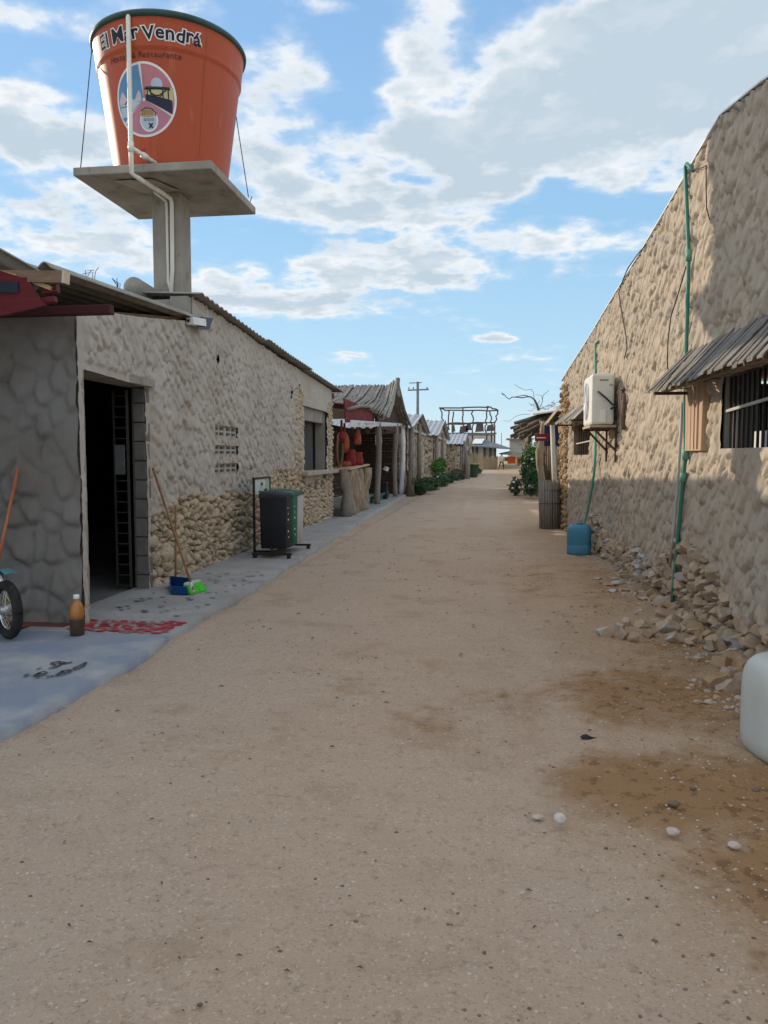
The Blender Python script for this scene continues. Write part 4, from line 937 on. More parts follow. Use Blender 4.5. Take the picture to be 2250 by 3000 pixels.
def rbox(y0, y1, z0, z1, i0=.09, i1=.24): mb.hexa([(RX(y0) + i0, y0, z0), (RX(y0) + i1, y0, z0), (RX(y1) + i1, y1, z0), (RX(y1) + i0, y1, z0), (RX(y0) + i0, y0, z1), (RX(y0) + i1, y0, z1), (RX(y1) + i1, y1, z1), (RX(y1) + i0, y1, z1)])
rbox(RY0, RY1, -.1, 1.49); rbox(RY0, WB[0] - .01, 1.49, 3.1); rbox(WB[1] + .01, WF[0] - .01, 1.49, 2.2); rbox(WF[1] + .01, RY1, 1.49, 2.9); rbox(WB[0], RY1 - .4, 2.2, 2.95)
mb.box((2.05, RY1 - .2, -.1), (8.5, RY1 - .02, 2.95)).box((2.1, RY0 + .02, -.1), (8.5, RY0 + .2, 3.0)).box((8.4, RY0, -.1), (8.6, RY1, 3.4))
part(mb, 'inner_wall', plaster_smooth, rh)
part(MB().box((1.95, RY0 + .1, -.1), (8.5, RY1 - .1, .02)), 'floor', MATS['house_floor'], rh)
# roof sheets behind the gable with pale rake edge
mb = MB()
ys = np.array([2.95, 5.0, 5.86, 6.75, 7.42, 8.25, 9.63, 11.04, 13.4, 16.2, 16.9]); zt = rtop(ys) + .012
P = [[(RX(y) - .045, y, z), (8.7, y, z - .1)] for y, z in zip(ys, zt)]; Q = [[(p[0], p[1], p[2] + .013) for p in r_] for r_ in P]
mb.grid(P, flip=True); mb.grid(Q); mb.grid([[p[0], q[0]] for p, q in zip(P, Q)])
part(mb, 'roof', white_p, rh)
# stone corner pilaster at the far end, with return
rng = np.random.default_rng(31); mb = MB(); placed = []
for k in range(5000):
    y = rng.uniform(15.65, 16.78); z = rng.uniform(0, 2.95); r = rng.uniform(.05, .11)
    if not fits(y, z, r): continue
    placed.append((y, z, r)); mb.rock((RX(y) - .035 + rng.uniform(-.02, .02), y, z), (.085, r * 1.1, r), 2, 5, .12, rng=rng, boxy=1)
for k in range(240):
    mb.rock((rng.uniform(1.62, 3.0), RY1 + .02, rng.uniform(0, 2.9)), (rng.uniform(.06, .12), .08, rng.uniform(.05, .1)), 1, 5, .12, rng=rng)
part(mb, 'stone_corner', brown_stone, rh, True)
# stones showing along the foot of the wall
mb = MB(); placed = []
for k in range(14000):
    y = rng.uniform(4.6, 13.0); z = rng.uniform(-.02, .84); r = rng.uniform(.05, .115) if k < 3500 else rng.uniform(.025, .06)
    if z > float(sl2(np.array(y))) + .0: continue
    if not fits(y, z, r): continue
    placed.append((y, z, r)); mb.rock((RX(y) + .005 - rng.uniform(-.01, .03), y, z), (.06 + .4 * r, r * 1.15, r), 2, 3, .03, rng=rng, hmin=.5, hmax=.8, boxy=1)
part(mb, 'stone_base', grey_stone, rh)
# barred window
mb = MB(); y0, y1, z0, z1 = WB
for (a, c, p, q) in ((y1, y1 + .05, z0 - .05, z1 + .05), (y0 - .05, y0, z0 - .05, z1 + .05)): mb.hexa([(RX(a) + .02, a, p), (RX(a) + .28, a, p), (RX(c) + .28, c, p), (RX(c) + .02, c, p), (RX(a) + .02, a, q), (RX(a) + .28, a, q), (RX(c) + .28, c, q), (RX(c) + .02, c, q)])
mb.hexa([(RX(y0) + .0, y0, z0 - .06), (RX(y0) + .28, y0, z0 - .06), (RX(y1) + .28, y1, z0 - .06), (RX(y1) + .0, y1, z0 - .06), (RX(y0) + .0, y0, z0), (RX(y0) + .28, y0, z0), (RX(y1) + .28, y1, z0), (RX(y1) + .0, y1, z0)])
wn = part(mb, 'window', plaster_smooth, rh)
for k, y in enumerate(np.linspace(y1 - .04, y0 + .04, 16)):
    part(MB().bar((RX(y) + .045, y, z0 - .02), (RX(y) + .045, y, z1 + .0), .017, .017), 'bar', black_metal, wn)
part(MB().bar((RX(y1) + .025, y1 + .03, 1.86), (RX(y0) + .025, y0, 1.93), .018, .022), 'cross_bar', mat('pale_bar', (.55, .53, .49), None, 5, .5), wn)
part(MB().bar((RX(y1) + .07, y1 - .085, z0), (RX(y1) + .07, y1 - .085, 1.9), .04, .02), 'frame_stile', white_p, wn)
part(MB().hexa([(RX(y0) + .16, y0, z0), (RX(y0) + .19, y0, z0), (RX(y1) + .19, y1 - .2, z0), (RX(y1) + .16, y1 - .2, z0), (RX(y0) + .16, y0, z0 + .13), (RX(y0) + .19, y0, z0 + .13), (RX(y1) + .19, y1 - .2, z0 + .13), (RX(y1) + .16, y1 - .2, z0 + .13)]), 'lower_board', white_p, wn)
part(MB().bar((RX(y1) - .01, y1 + .22, z1 + .08), (RX(y0) - .01, y0 - .1, z1 + .08), .09, .13), 'lintel', mat('lintel_wood', (.19, .15, .11), (.12, .095, .07), 6, .9, .4, 40, stretch=(5, 1, 5)), wn, bevel=.02)
mb = MB().hexa([(RX(y0) + 1.2, y0 - .6, z0 - .1), (RX(y0) + 1.23, y0 - .6, z0 - .1), (RX(y1) + 1.23, y1 + .9, z0 - .1), (RX(y1) + 1.2, y1 + .9, z0 - .1), (RX(y0) + 1.2, y0 - .6, z1 + .1), (RX(y0) + 1.23, y0 - .6, z1 + .1), (RX(y1) + 1.23, y1 + .9, z1 + .1), (RX(y1) + 1.2, y1 + .9, z1 + .1)])
part(mb, 'dark_backdrop', mat('room_shade', (.022, .016, .024), (.014, .011, .018), 5, .9), wn)  # near-black sheet stands in for the shade inside the room
# plank leaning below the awning
sh = part(MB().hexa([(RX(y) - o, y, z) for z in (1.545,) for y, o in ((6.89, .015), (7.36, .015), (7.36, .075), (6.89, .075))][0:4] + [(RX(y) - o, y, z) for z in (2.13,) for y, o in ((6.86, .015), (7.4, .015), (7.4, .075), (6.86, .075))]), 'shutter', pink_wood, rh, bevel=.006)
mb = MB()
for k in range(4): mb.bar((RX(7.0) - .080, 6.98 + k * .11, 1.56), (RX(7.0) - .080, 6.98 + k * .112, 2.1), .012, .014)
part(mb, 'plank_ridge', pink_wood, sh)
# far window
mb = MB(); y0, y1, z0, z1 = WF
for (a, c) in ((y1, y1 + .06), (y0 - .06, y0)): mb.hexa([(RX(a) - .02, a, z0 - .05), (RX(a) + .28, a, z0 - .05), (RX(c) + .28, c, z0 - .05), (RX(c) - .02, c, z0 - .05), (RX(a) - .02, a, z1 + .05), (RX(a) + .28, a, z1 + .05), (RX(c) + .28, c, z1 + .05), (RX(c) - .02, c, z1 + .05)])
mb.hexa([(RX(y0) - .02, y0 - .06, z0 - .10), (RX(y0) + .28, y0 - .06, z0 - .10), (RX(y1) + .28, y1 + .06, z0 - .10), (RX(y1) - .02, y1 + .06, z0 - .10), (RX(y0) - .02, y0 - .06, z0 - .05), (RX(y0) + .28, y0 - .06, z0 - .05), (RX(y1) + .28, y1 + .06, z0 - .05), (RX(y1) - .02, y1 + .06, z0 - .05)])
fw = part(mb, 'window_frame', mat('window_frame_tan', (.42, .31, .21), (.32, .23, .15), 5, .8), rh)
part(MB().bar((RX(y0) + .03, y0, 1.76), (RX(y1) + .03, y1, 1.73), .02, .022), 'cross_bar', MATS['pale_bar'], fw)
mb = MB()
for y in np.linspace(y0 + .15, y1 - .15, 7): mb.bar((RX(y) + .06, y, z0), (RX(y) + .06, y, z1), .014, .014)
part(mb, 'bars', black_metal, fw)
part(MB().hexa([(RX(y0) + .33, y0, z0 - .1), (RX(y0) + .36, y0, z0 - .1), (RX(y1) + .36, y1, z0 - .1), (RX(y1) + .33, y1, z0 - .1), (RX(y0) + .33, y0, z1 + .1), (RX(y0) + .36, y0, z1 + .1), (RX(y1) + .36, y1, z1 + .1), (RX(y1) + .33, y1, z1 + .1)]), 'dark_backdrop', MATS['room_shade'], fw)  # room's darkness put into this sheet's colour as well
# plank awnings over the windows (parts of the house)
def awning(ya, yb, zt_, zb, over, m, nplank, arms):
    rng = np.random.default_rng(int(ya * 10)); mb = MB(); wv = (ya - yb) / nplank
    for k in range(nplank):
        a = ya - k * wv; c = a - wv * .96; j = rng.uniform(-.006, .006); e = rng.uniform(-.035, .03); a += rng.uniform(-.012, .012)
        x0 = lambda y: RX(y) + .0; x1 = lambda y: RX(y) - over - e
        mb.hexa([(x0(a), a, zt_ + j), (x1(a), a - .14, zb + j), (x1(c), c - .14, zb + j), (x0(c), c, zt_ + j), (x0(a), a, zt_ + j + .016), (x1(a), a - .14, zb + j + .016), (x1(c), c - .14, zb + j + .016), (x0(c), c, zt_ + j + .016)])
        if k % 5 == 2: mb.bar((x0(a), a, zt_ + j + .02), (x1(a), a - .14, zb + j + .02), .02, .018)
    aw = part(mb, 'awning', m, rh)
    for y in arms:
        part(MB().bar((RX(y) - .0, y, zb - .005), (RX(y) - over - .01, y - .1, zb - .012), .022, .028), 'awning_arm', rust, aw)
        part(MB().bar((RX(y) - .005, y, zb - .02), (RX(y) - .005, y, zt_ - .05), .03, .03), 'awning_post', rust, aw)
    return aw
aw = awning(7.62, 3.4, 2.475, 2.075, .37, awning_wood, 40, [7.36, 4.6])
part(MB().bar((RX(7.3) - .28, 7.3, 2.10), (RX(3.5) - .28, 3.5, 2.10), .05, .05), 'awning_batten', mat('awning_batten', (.24, .17, .11), (.16, .11, .075), 6, .9), aw)
awning(15.6, 12.9, 2.40, 2.10, .34, fibre, 16, [15.3, 13.1])

# ------------------------------------------------------------------ air conditioner on the right wall
AY0, AY1, AZ0, AZ1 = 10.66, 11.52, 1.92, 2.60
ac = thing('air_conditioner', 'white air conditioner outdoor unit on steel brackets on tan wall', 'air conditioner', (RX(11) - .2, 11, AZ0))
xo, xi = 1.36, 1.66
part(MB().box((xo, AY0, AZ0), (xi, AY1, AZ1)), 'body', ac_white, ac, bevel=.035)
part(MB().lathe([(.27, 0), (.27, .012), (.25, .014)], 32), 'grille', ac_white, ac) if False else None
mb = MB(); cy_, cz_ = (AY0 + AY1) / 2 + .08, (AZ0 + AZ1) / 2
for k in range(7):
    r_ = .045 + k * .035; mb.tube([(xo - .006, cy_ + r_ * math.cos(a), cz_ + r_ * math.sin(a)) for a in np.linspace(0, 2 * PI, 33)], .006, 5, cap=False)
for a in np.linspace(0, PI, 5)[:-1]: mb.tube([(xo - .008, cy_ - .26 * math.cos(a), cz_ - .26 * math.sin(a)), (xo - .008, cy_ + .26 * math.cos(a), cz_ + .26 * math.sin(a))], .006, 5)
part(mb, 'fan_grille', grey_bin, ac)
part(MB().box((xo + .11, AY0 - .018, AZ0 + .02), (xo + .20, AY0 + .01, AZ0 + .20)), 'valve_cover', white_p, ac, bevel=.02)
part(MB().box((xo + .10, AY0 - .006, AZ1 - .10), (xo + .22, AY0 + .01, AZ1 - .075)), 'hand_grip', mat('grip_shadow', (.30, .28, .25), None, 5, .6), ac, bevel=.008)
part(MB().box((xo + .23, AY0 - .003, AZ1 - .17), (xo + .275, AY0 + .01, AZ1 - .14)), 'badge', mat('badge_grey', (.35, .36, .40), None, 5, .5), ac)
part(MB().box((xo - .01, AY0 + .02, AZ0 - .035), (xi + .03, AY1 - .02, AZ0 - .004)), 'tray', mat('tray_wood', (.45, .37, .26), (.33, .26, .18), 6, .8), ac)
for yy in (AY0 + .06, AY1 - .12):
    part(MB().bar((xo - .01, yy, AZ0 - .05), (RX(yy) + .0, yy, AZ0 - .05), .035, .03).bar((xo + .05, yy, AZ0 - .06), (RX(yy), yy, AZ0 - .40), .028, .028).bar((RX(yy) - .055, yy, AZ0 - .03), (RX(yy) - .055, yy, AZ0 - .50), .04, .025), 'bracket', rust, ac)
part(MB().tube([(xo + .08, AY0 - .02, AZ1 - .24), (xo + .19, AY0 - .06, AZ1 - .34), (xo + .27, AY0 - .05, AZ1 - .42), (RX(10.6) - .02, 10.55, AZ1 - .40)], .013, 8).tube([(xo + .25, AY0 - .02, AZ1 - .47), (RX(10.5) - .03, 10.45, AZ1 - .42), (RX(10.4) - .02, 10.36, AZ1 - .5)], .012, 8), 'cable', cable_m, ac, True)
mb = MB(); rng = np.random.default_rng(4)
for k, (y, zt_, zb) in enumerate([(10.44, 2.36, 2.0), (10.36, 2.34, 1.93), (10.30, 2.22, 1.84), (10.24, 2.30, 1.86)]):
    mb.tube([(RX(y) - .05, y, zt_), (RX(y) - .06, y + .01, (zt_ + zb) / 2), (RX(y) - .045, y - .02, zb)], .024, 8, wob=.15)
mb.tube([(RX(10.5) - .05, 10.52, 2.38), (RX(10.3) - .05, 10.28, 2.36)], .018, 8)
part(mb, 'insulated_line', mat('lagging', (.17, .12, .085), (.11, .08, .06), 12, .9, .4, 40), ac, True)

# ------------------------------------------------------------------ pipes and cables on the right wall
def wallpath(L_, o): return [rw(x, y, o) for x, y in L_]
gp_ = wallpath([(2031, 500), (2012, 480), (2007.5, 492), (2012, 600), (2018, 748), (2014, 900), (2011, 1000), (2008, 1150), (2007, 1239), (2009, 1330), (2002, 1400), (1990, 1530), (1977, 1680), (1967, 1790)], .06)
t_ = thing('drain_pipe', 'long green pipe hooked over the gable down beside the awning', 'pipe', tuple(gp_[-1]))
part(MB().tube(gp_, .018, 12), 'pipe_run', pipe_green, t_, True)
part(MB().tube([gp_[9] + (0, 0, .06), gp_[9] - (0, 0, .05)], .032, 12).tube([gp_[10] + (0, 0, .05), gp_[10] - (0, 0, .04)], .03, 12).tube([gp_[4] + (0, 0, .05), gp_[4] - (0, 0, .05)], .027, 12), 'coupling', mat('green_coupling', (.14, .34, .26), (.10, .28, .2), 6, .5), t_, True)
solo(MB().tube(wallpath([(1999, 1180), (1993, 1300), (1984, 1434), (1975, 1540), (1962, 1660)], .07), .014, 10), 'conduit', pvc_grey, 'thin pale grey conduit running beside the long green pipe', 'pipe', tuple(rw(1966, 1642, .045)), smooth=True)
P = wallpath([(1752, 1000), (1747, 1004), (1745, 1020), (1745, 1100)], .05)
q = wallpath([(1744, 1330), (1741, 1380), (1733, 1440), (1718, 1510), (1706, 1545)], .10)
t_ = thing('drain_pipe', 'green hose from behind the air conditioner into the blue jerrycan', 'pipe', tuple(q[-1]))
part(MB().tube([P[0] + (.05, 0, 0)] + P + [rw(1745, 1240, .05), *q[:4], np.array([1.44, 12.05, .44])], .02, 10), 'pipe_run', mat('pale_green_pipe', (.11, .36, .28), (.09, .30, .24), 6, .5, c3=(.28, .40, .34), fine=(14, .6, .7)), t_, True)
wire('electric_cable', 'black cable arching in the air over the gable rake', [rw(1893, 716, .07), rw(1868, 745, .12), rw(1840, 785, .2), rw(1823, 825, .15), rw(1813, 858, .06), rw(1822, 920, .06), rw(1834, 985, .06), rw(1837, 1020, .06), rw(1829, 1050, .06)], .007)
wire('electric_cable', 'thin black cable curving down the wall to the plank awning', [rw(2010, 780, .06), rw(1990, 850, .06), rw(1965, 930, .06), rw(1957, 1000, .06), rw(1955, 1060, .06), rw(1958, 1092, .06)], .006)
wire('electric_cable', 'short black cable hanging below the gable top', [rw(2030, 497, .06), rw(2062, 490, .06), rw(2069, 484, .06), rw(2069, 560, .06), rw(2070, 610, .06), rw(2079, 643, .06)], .005)
wire('electric_cable', 'sagging black cable under the big plank awning', [rw(1975, 1125, .3), rw(1990, 1138, .2), rw(2020, 1140, .06), rw(2050, 1122, .07), rw(2085, 1110, .07), rw(2110, 1108, .07)], .005)

# ------------------------------------------------------------------ jerrycans
def jerrycan(name, label, c, w_, d_, h_, ang, m, capm, rib=.975):
    t_ = thing(name, label, 'jerrycan', c, ang)
    P = []; r_ = min(w_, d_) * (.22 if rib < 1 else .36)
    for z, s_ in ((.0, .86), (.015, .93), (.05, .985), (.10, 1), (h_ * .6, 1.0), (h_ * .74, .99), (h_ * .84, .955), (h_ * .91, .895), (h_ * .96, .80), (h_ * .99, .67), (h_, .5)) if rib == 1 else ((.0, .88), (.02, .97), (.05, 1), (h_ * .33, 1.0), (h_ * .35, rib), (h_ * .37, 1.), (h_ * .78, 1), (h_ * .88, .97), (h_ * .95, .86), (h_, .62)):
        ring = []
        for (sx_, sy_) in ((1, 1), (-1, 1), (-1, -1), (1, -1)):
            for k in range(6):
                a = math.atan2(sy_, sx_) - PI / 4 + k * PI / 10
                ring.append(((sx_ * (w_ / 2 - r_) + r_ * math.cos(a)) * s_, (sy_ * (d_ / 2 - r_) + r_ * math.sin(a)) * s_, z))
        P.append(ring + [ring[0]])
    mb = MB().grid(P); mb.add(P[-1][:-1], [tuple(range(24))]); mb.add(P[0][:-1], [tuple(range(24))[::-1]])
    part(mb, 'body', m, t_, True, local=True)
    part(MB().tube([(-w_ * .2, 0, h_ * .96), (-w_ * .2, 0, h_ + .05), (w_ * .12, 0, h_ + .05), (w_ * .12, 0, h_ * .96)], .018, 8), 'handle', m, t_, True, local=True) if capm else None
    part(MB().lathe([(.035, 0), (.035, .035), (.03, .04)], 16, (w_ * .28, 0, h_ * .97)), 'cap', capm or m, t_, True, local=True) if capm else part(MB().lathe([(.05, 0), (.05, .03), (.035, .032), (.035, .01)], 18, (0, 0, h_ - .004), close=False), 'neck', m, t_, True, local=True)
    return t_
jerrycan('jerrycan', 'faded blue cut-open jerrycan catching the green hose', (1.39, 12.03, -.005), .36, .34, .46, D2(-8), blue_p, None)
jerrycan('jerrycan', 'big milky white jerrycan standing at the edge of the street', (1.555, 4.02, .0), .50, .42, .50, D2(12), drum_w, drum_w, 1.0)

# ------------------------------------------------------------------ stones on the right
rng = np.random.default_rng(44)
def stone(px, py, w_px, h_px, i, label, grp, m=grey_stone, dep=1.0):
    p = gz(px, py + h_px * .42); k = p[1] / FPX; rx, rz = w_px * k / 2, h_px * k / 2
    mb = MB().rock((p[0], p[1] + rx * .5, rz * .75), (rx * 1.1, rx * .8 * dep, rz * 1.25), 3, 4, .02, rng=rng, hmin=.5, hmax=.8, boxy=1)
    return solo(mb, 'loose_stone', m, label, 'stone', (p[0], p[1] + rx * .5, 0), grp)
G1 = 'broken stones in the small heap on the dirt'
lab = 'broken grey and tan stone in the small heap near the wall foot'
for i, (x, y, w_, h_) in enumerate([(1775, 1857, 70, 34), (1817, 1838, 36, 34), (1840, 1826, 34, 34), (1828, 1860, 40, 40), (1862, 1868, 40, 34), (1905, 1857, 58, 30), (1885, 1834, 60, 28), (1958, 1838, 70, 48), (1958, 1800, 90, 40), (2005, 1845, 44, 30), (1990, 1812, 50, 30), (1925, 1822, 40, 26)]):
    stone(x, y, w_, h_, i, lab, G1)
G2 = 'rubble stones along the wall foot'
lab2 = 'rough rubble stone fallen at the foot of the tan wall'
for i in range(110):
    y = rng.uniform(4.9, 8.6); x = RX(y) - .04 - abs(rng.normal(0, .12)) * np.interp(y, [5, 6.4, 7.2, 8.4], [1.6, 1.0, .7, .7]); r_ = rng.uniform(.03, .085)
    if x < RX(y) - .5: continue
    mb = MB().rock((x, y, r_ * .5), (r_ * 1.35, r_ * 1.1, r_ * 1.0), 3, 3, .03, rng=rng, hmin=.48, hmax=.75, boxy=1); solo(mb, 'rubble_stone', grey_stone if rng.random() < .7 else brown_stone, lab2, 'stone', (x, y, 0), G2)
for (x, y) in [(1745, 1700), (1765, 1708), (1800, 1698), (1835, 1690), (1812, 1712), (1795, 1735), (1825, 1730), (1850, 1735), (1780, 1715), (1870, 1740), (1840, 1712), (1890, 1760), (1905, 1745)]:
    p = gz(x, y); r_ = rng.uniform(.04, .08); mb = MB().rock((p[0], p[1], r_ * .25), (r_ * 1.5, r_ * 1.1, r_ * .5), 2, 3, .04, rng=rng, boxy=1)
    solo(mb, 'flat_stone', grey_stone, 'flat broken stone lying before the wall behind the heap', 'stone', (p[0], p[1], 0), 'flat stones before the wall')
frag = scatter(900, (.9, 2.0), (4.6, 12.5), (.008, .032), lambda x, y: 1.0 if RX(y) - .62 * np.interp(y, [4.6, 6.5, 9, 12.5], [1.1, 1, .55, .35]) < x < RX(y) - .02 and rng.random() < .15 + .85 * (1 - (RX(y) - x) / .7) ** 2 else 0, 61, 6)
solo(frag, 'rubble_fragments', grey_stone, 'small stone chips and grit among the rubble at the wall foot', 'rubble', kind='stuff')
mb = MB().rock((*gz(1640, 2398, .03)[:2], .03), (.024, .024, .022), 3, 2, .05); solo(mb, 'round_pebble', mat('ball_white', (.56, .53, .49), (.46, .43, .39), 9, .9), 'round white ball lying alone on the dirt street', 'pebble', (*gz(1640, 2410)[:2], 0), smooth=True)
for (x, y, w_, h_, l) in [(1972, 2446, 42, 26, 'pale pink angular stone on ochre dirt below the jerrycan'), (2149, 2484, 40, 20, 'thin white shell-like stone on ochre dirt'), (1975, 2362, 36, 20, 'small grey pebble with dark side on the ochre dirt'), (2213, 2318, 24, 12, 'small pale chip under the jerrycan'), (1574, 2399, 34, 14, 'flat brown pebble beside the white ball'), (2030, 2315, 20, 14, 'small dark pebble upstreet of the pink stone'), (585, 2948, 22, 14, 'small brown pebble on the grey dirt nearest the camera')]:
    p = gz(x, y); k = p[1] / FPX
    solo(MB().rock((p[0], p[1], h_ * k * .4), (w_ * k / 2, w_ * k * .4, h_ * k / 2), 2, 7, .05, rng=rng), 'pebble', mat('pale_pebble', (.50, .42, .36), (.40, .33, .28), 9, .9) if 'p' in l[:5] or 'white' in l else drk, l, 'pebble', (p[0], p[1], 0))
p = gz(1717, 2166); mb = MB().rock((p[0], p[1], .012), (.032, .018, .014), 2, 4, .1, rng=rng).tube([p + (.02, 0, .008), p + (.055, .01, .006)], [.008, .003], 6)
solo(mb, 'charred_husk', black_p, 'small black husk lying on the dirt', 'husk', (p[0], p[1], 0))

# ================================================================== KIOSK AND STALL BEYOND THE HOUSE
kk = thing('thatched_kiosk', 'kiosk with steep cane roof, dark reed wall and wavy white valance', 'kiosk', (-3.34, 25.5, 0))
RZ, RYc = 3.83, 26.0
rng = np.random.default_rng(51)
def thatch_roof(parent, xs0, xs1, ridge_y, ridge_z, eaves, n, m, name='thatch_roof', flare=True):
    mb = MB()
    for (ey, ez) in eaves:
        for k in range(n):
            for lay in range(2):
                t = (k + rng.random()) / n; x = xs0 + (xs1 - xs0) * t
                f = max(0, 1 - t / .22) if flare else 0
                zr = ridge_z + .02 - lay * .05 + .28 * max(0, 1 - t / .06) * flare; er = rng.uniform(-.08, .12)
                p0 = np.array([x + rng.normal(0, .03), ridge_y + rng.normal(0, .03), zr + rng.uniform(0, .05)]); p2 = np.array([x + .1 * f + rng.normal(0, .04), ey + (ey - ridge_y) * .02 * rng.random(), ez - .38 * f ** 1.5 + er * .5])
                pm = (p0 + p2) / 2 + np.array([0, 0, -.10 - .1 * f + rng.normal(0, .015)])
                mb.tube([p0, pm, p2], [.030, .034, .026], 5)
        P = [[(x, ridge_y, ridge_z - .08), (x, (ridge_y + ey) / 2, (ridge_z + ez) / 2 - .19 - .1 * max(0, 1 - (x - xs0) / (xs1 - xs0) / .22) * flare), (x, ey, ez - .06 - (.38 * max(0, 1 - (x - xs0) / (xs1 - xs0) / .22) ** 1.5 if flare else 0))] for x in np.linspace(xs0, xs1, 20)]
        mb.grid(P)
    return part(mb, name, m, parent)
thatch_roof(kk, -3.05, -7.2, RYc, RZ, [(22.4, 2.98), (29.6, 3.0)], 95, thatch)
mb = MB()
for k in range(26): mb.tube([(-3.08 + rng.normal(0, .05), RYc + rng.normal(0, .10), 3.5), (-3.05 + rng.normal(0, .03), RYc + rng.normal(0, .07), 4.08 + rng.uniform(-.1, .06))], [.035, .02], 5)
part(mb, 'ridge_finial', thatch, kk)
part(slab_poly([(-3.3, 22.8, 2.35), (-3.3, 29.3, 2.35), (-3.3, 29.2, 2.75), (-3.3, 27.6, 3.0), (-3.3, 26.0, 3.35), (-3.3, 24.2, 3.0), (-3.3, 22.8, 2.7)], (-.06, 0, 0)), 'gable_reed', reed, kk)
mb = MB()
P = []
for y in np.arange(18.3, 29.4, .05): P.append([(-3.30 + .025 * math.sin(y * 24), y, 2.21 + .025 * math.sin(y * 12) + (y - 18.5) * .040), (-3.27 + .025 * math.sin(y * 24), y, 2.37 + (y - 18.5) * .034)])
mb.grid(P); mb.grid([[(a[0] - .01, a[1], a[2]) for a in r_] for r_ in P], flip=True)
va = part(mb, 'valance', mat('valance_white', (.72, .73, .74), (.62, .63, .65), 5, .6), kk, True)
mb = MB()
for (y, l) in [(19.2, .22), (20.2, .12), (20.45, .3), (20.9, .1), (21.3, .26), (21.75, .08)]:
    mb.box((-3.246, y, 2.28 + (y - 18.5) * .037), (-3.240, y + l, 2.315 + (y - 18.5) * .037))
part(mb, 'faded_lettering', mat('faded_blue', (.22, .36, .42), (.3, .42, .48), 9, .7), va)
for (x, y, h, m) in [(-3.34, 23.25, 2.62, grey_wood), (-3.35, 27.75, 2.7, grey_wood), (-3.29, 29.5, 2.75, white_p)]:
    mb = MB().tube([(x + .03 * math.sin(z * 2 + y), y + .04 * math.sin(z * 1.7), z) for z in np.linspace(-.05, h, 9)], [.105 - .01 * (i % 3) for i in range(9)], 10, wob=.12)
    part(mb, 'post', m, kk, True)
mb = MB(); 
for k in range(70): 
    z = .05 + k * .036; mb.tube([(-5.2, 18.4, z), (-5.2, 30, z + rng.uniform(-.02, .02))], .022, 5)
part(mb, 'reed_wall', reed, kk)
mb = MB()
for k in range(52): 
    z = .05 + k * .045; mb.tube([(-7.2, 29.7, z), (-3.45, 29.7, z + rng.uniform(-.02, .02))], .026, 5)
for z in (.9, 1.62): mb.bar((-5.12, 18.6, z), (-5.12, 29.5, z), .05, .05)
part(mb, 'side_wall', reed, kk)
part(MB().box((-3.62, 23.5, .02), (-3.54, 27.5, .24)).box((-3.5, 23.4, .2), (-3.46, 26.6, .27)), 'low_kerb', mat('green_kerb', (.05, .12, .10), (.04, .09, .08), 6, .8), kk)
part(MB().tube([(-3.55, 26.6, 1.0), (-3.5, 26.6, 1.12)], .09, 14), 'white_bucket', white_p, kk)
part(MB().box((-3.6, 25.9, .03), (-3.4, 26.1, .62)), 'black_stool', black_p, kk, bevel=.03)
# stall counter with driftwood front
stl = thing('stall_counter', 'stall counter of driftwood logs under a plank by the house end', 'stall', (-3.5, 20, 0))
mb = MB().hexa([(-3.85, 18.25, 1.16), (-3.28, 18.25, 1.16), (-3.38, 21.9, 1.22), (-3.9, 21.9, 1.22), (-3.85, 18.25, 1.21), (-3.28, 18.25, 1.21), (-3.38, 21.9, 1.275), (-3.9, 21.9, 1.275)])
part(mb, 'counter_top', mat('counter_wood', (.50, .37, .23), (.38, .27, .16), 5, .8, .3, 40, stretch=(5, .6, 5)), stl, bevel=.015)
for k, y in enumerate([18.35, 18.62, 18.92, 19.2, 19.6, 19.95, 20.3, 20.65, 21.0, 21.35]):
    a = random.uniform(-.06, .06)
    mb = MB().tube([(-3.42 + a * z + .03 * math.sin(z * 5 + k), y + .1 * a + .04 * math.sin(z * 4 + k * 2), z) for z in np.linspace(-.04, 1.17, 8)], [random.uniform(.09, .15) for _ in range(8)], 10, wob=.22)
    part(mb, 'log', log_wood if k % 3 else grey_wood, stl, True)
mb = MB().hexa([(-6, 18.2, 3.0), (-3.45, 18.2, 2.72), (-3.3, 22.4, 2.78), (-6, 22.4, 3.05), (-6, 18.2, 3.03), (-3.45, 18.2, 2.75), (-3.3, 22.4, 2.81), (-6, 22.4, 3.08)])
part(mb, 'stall_roof', maroon, stl)
part(MB().hexa([(-3.42, 18.25, 2.30), (-3.39, 18.25, 2.30), (-3.36, 22.7, 2.50), (-3.39, 22.7, 2.50), (-3.46, 18.25, 2.88), (-3.43, 18.25, 2.88), (-3.36, 22.5, 2.84), (-3.39, 22.5, 2.84)]), 'fascia', maroon, stl)
part(MB().tube([(-3.36, 18.3, 2.62), (-3.34, 20, 2.80), (-3.34, 21.4, 2.88), (-3.34, 22.5, 2.74)], [.045, .05, .05, .03], 8, wob=.2), 'crooked_branch', grey_wood, stl, True)
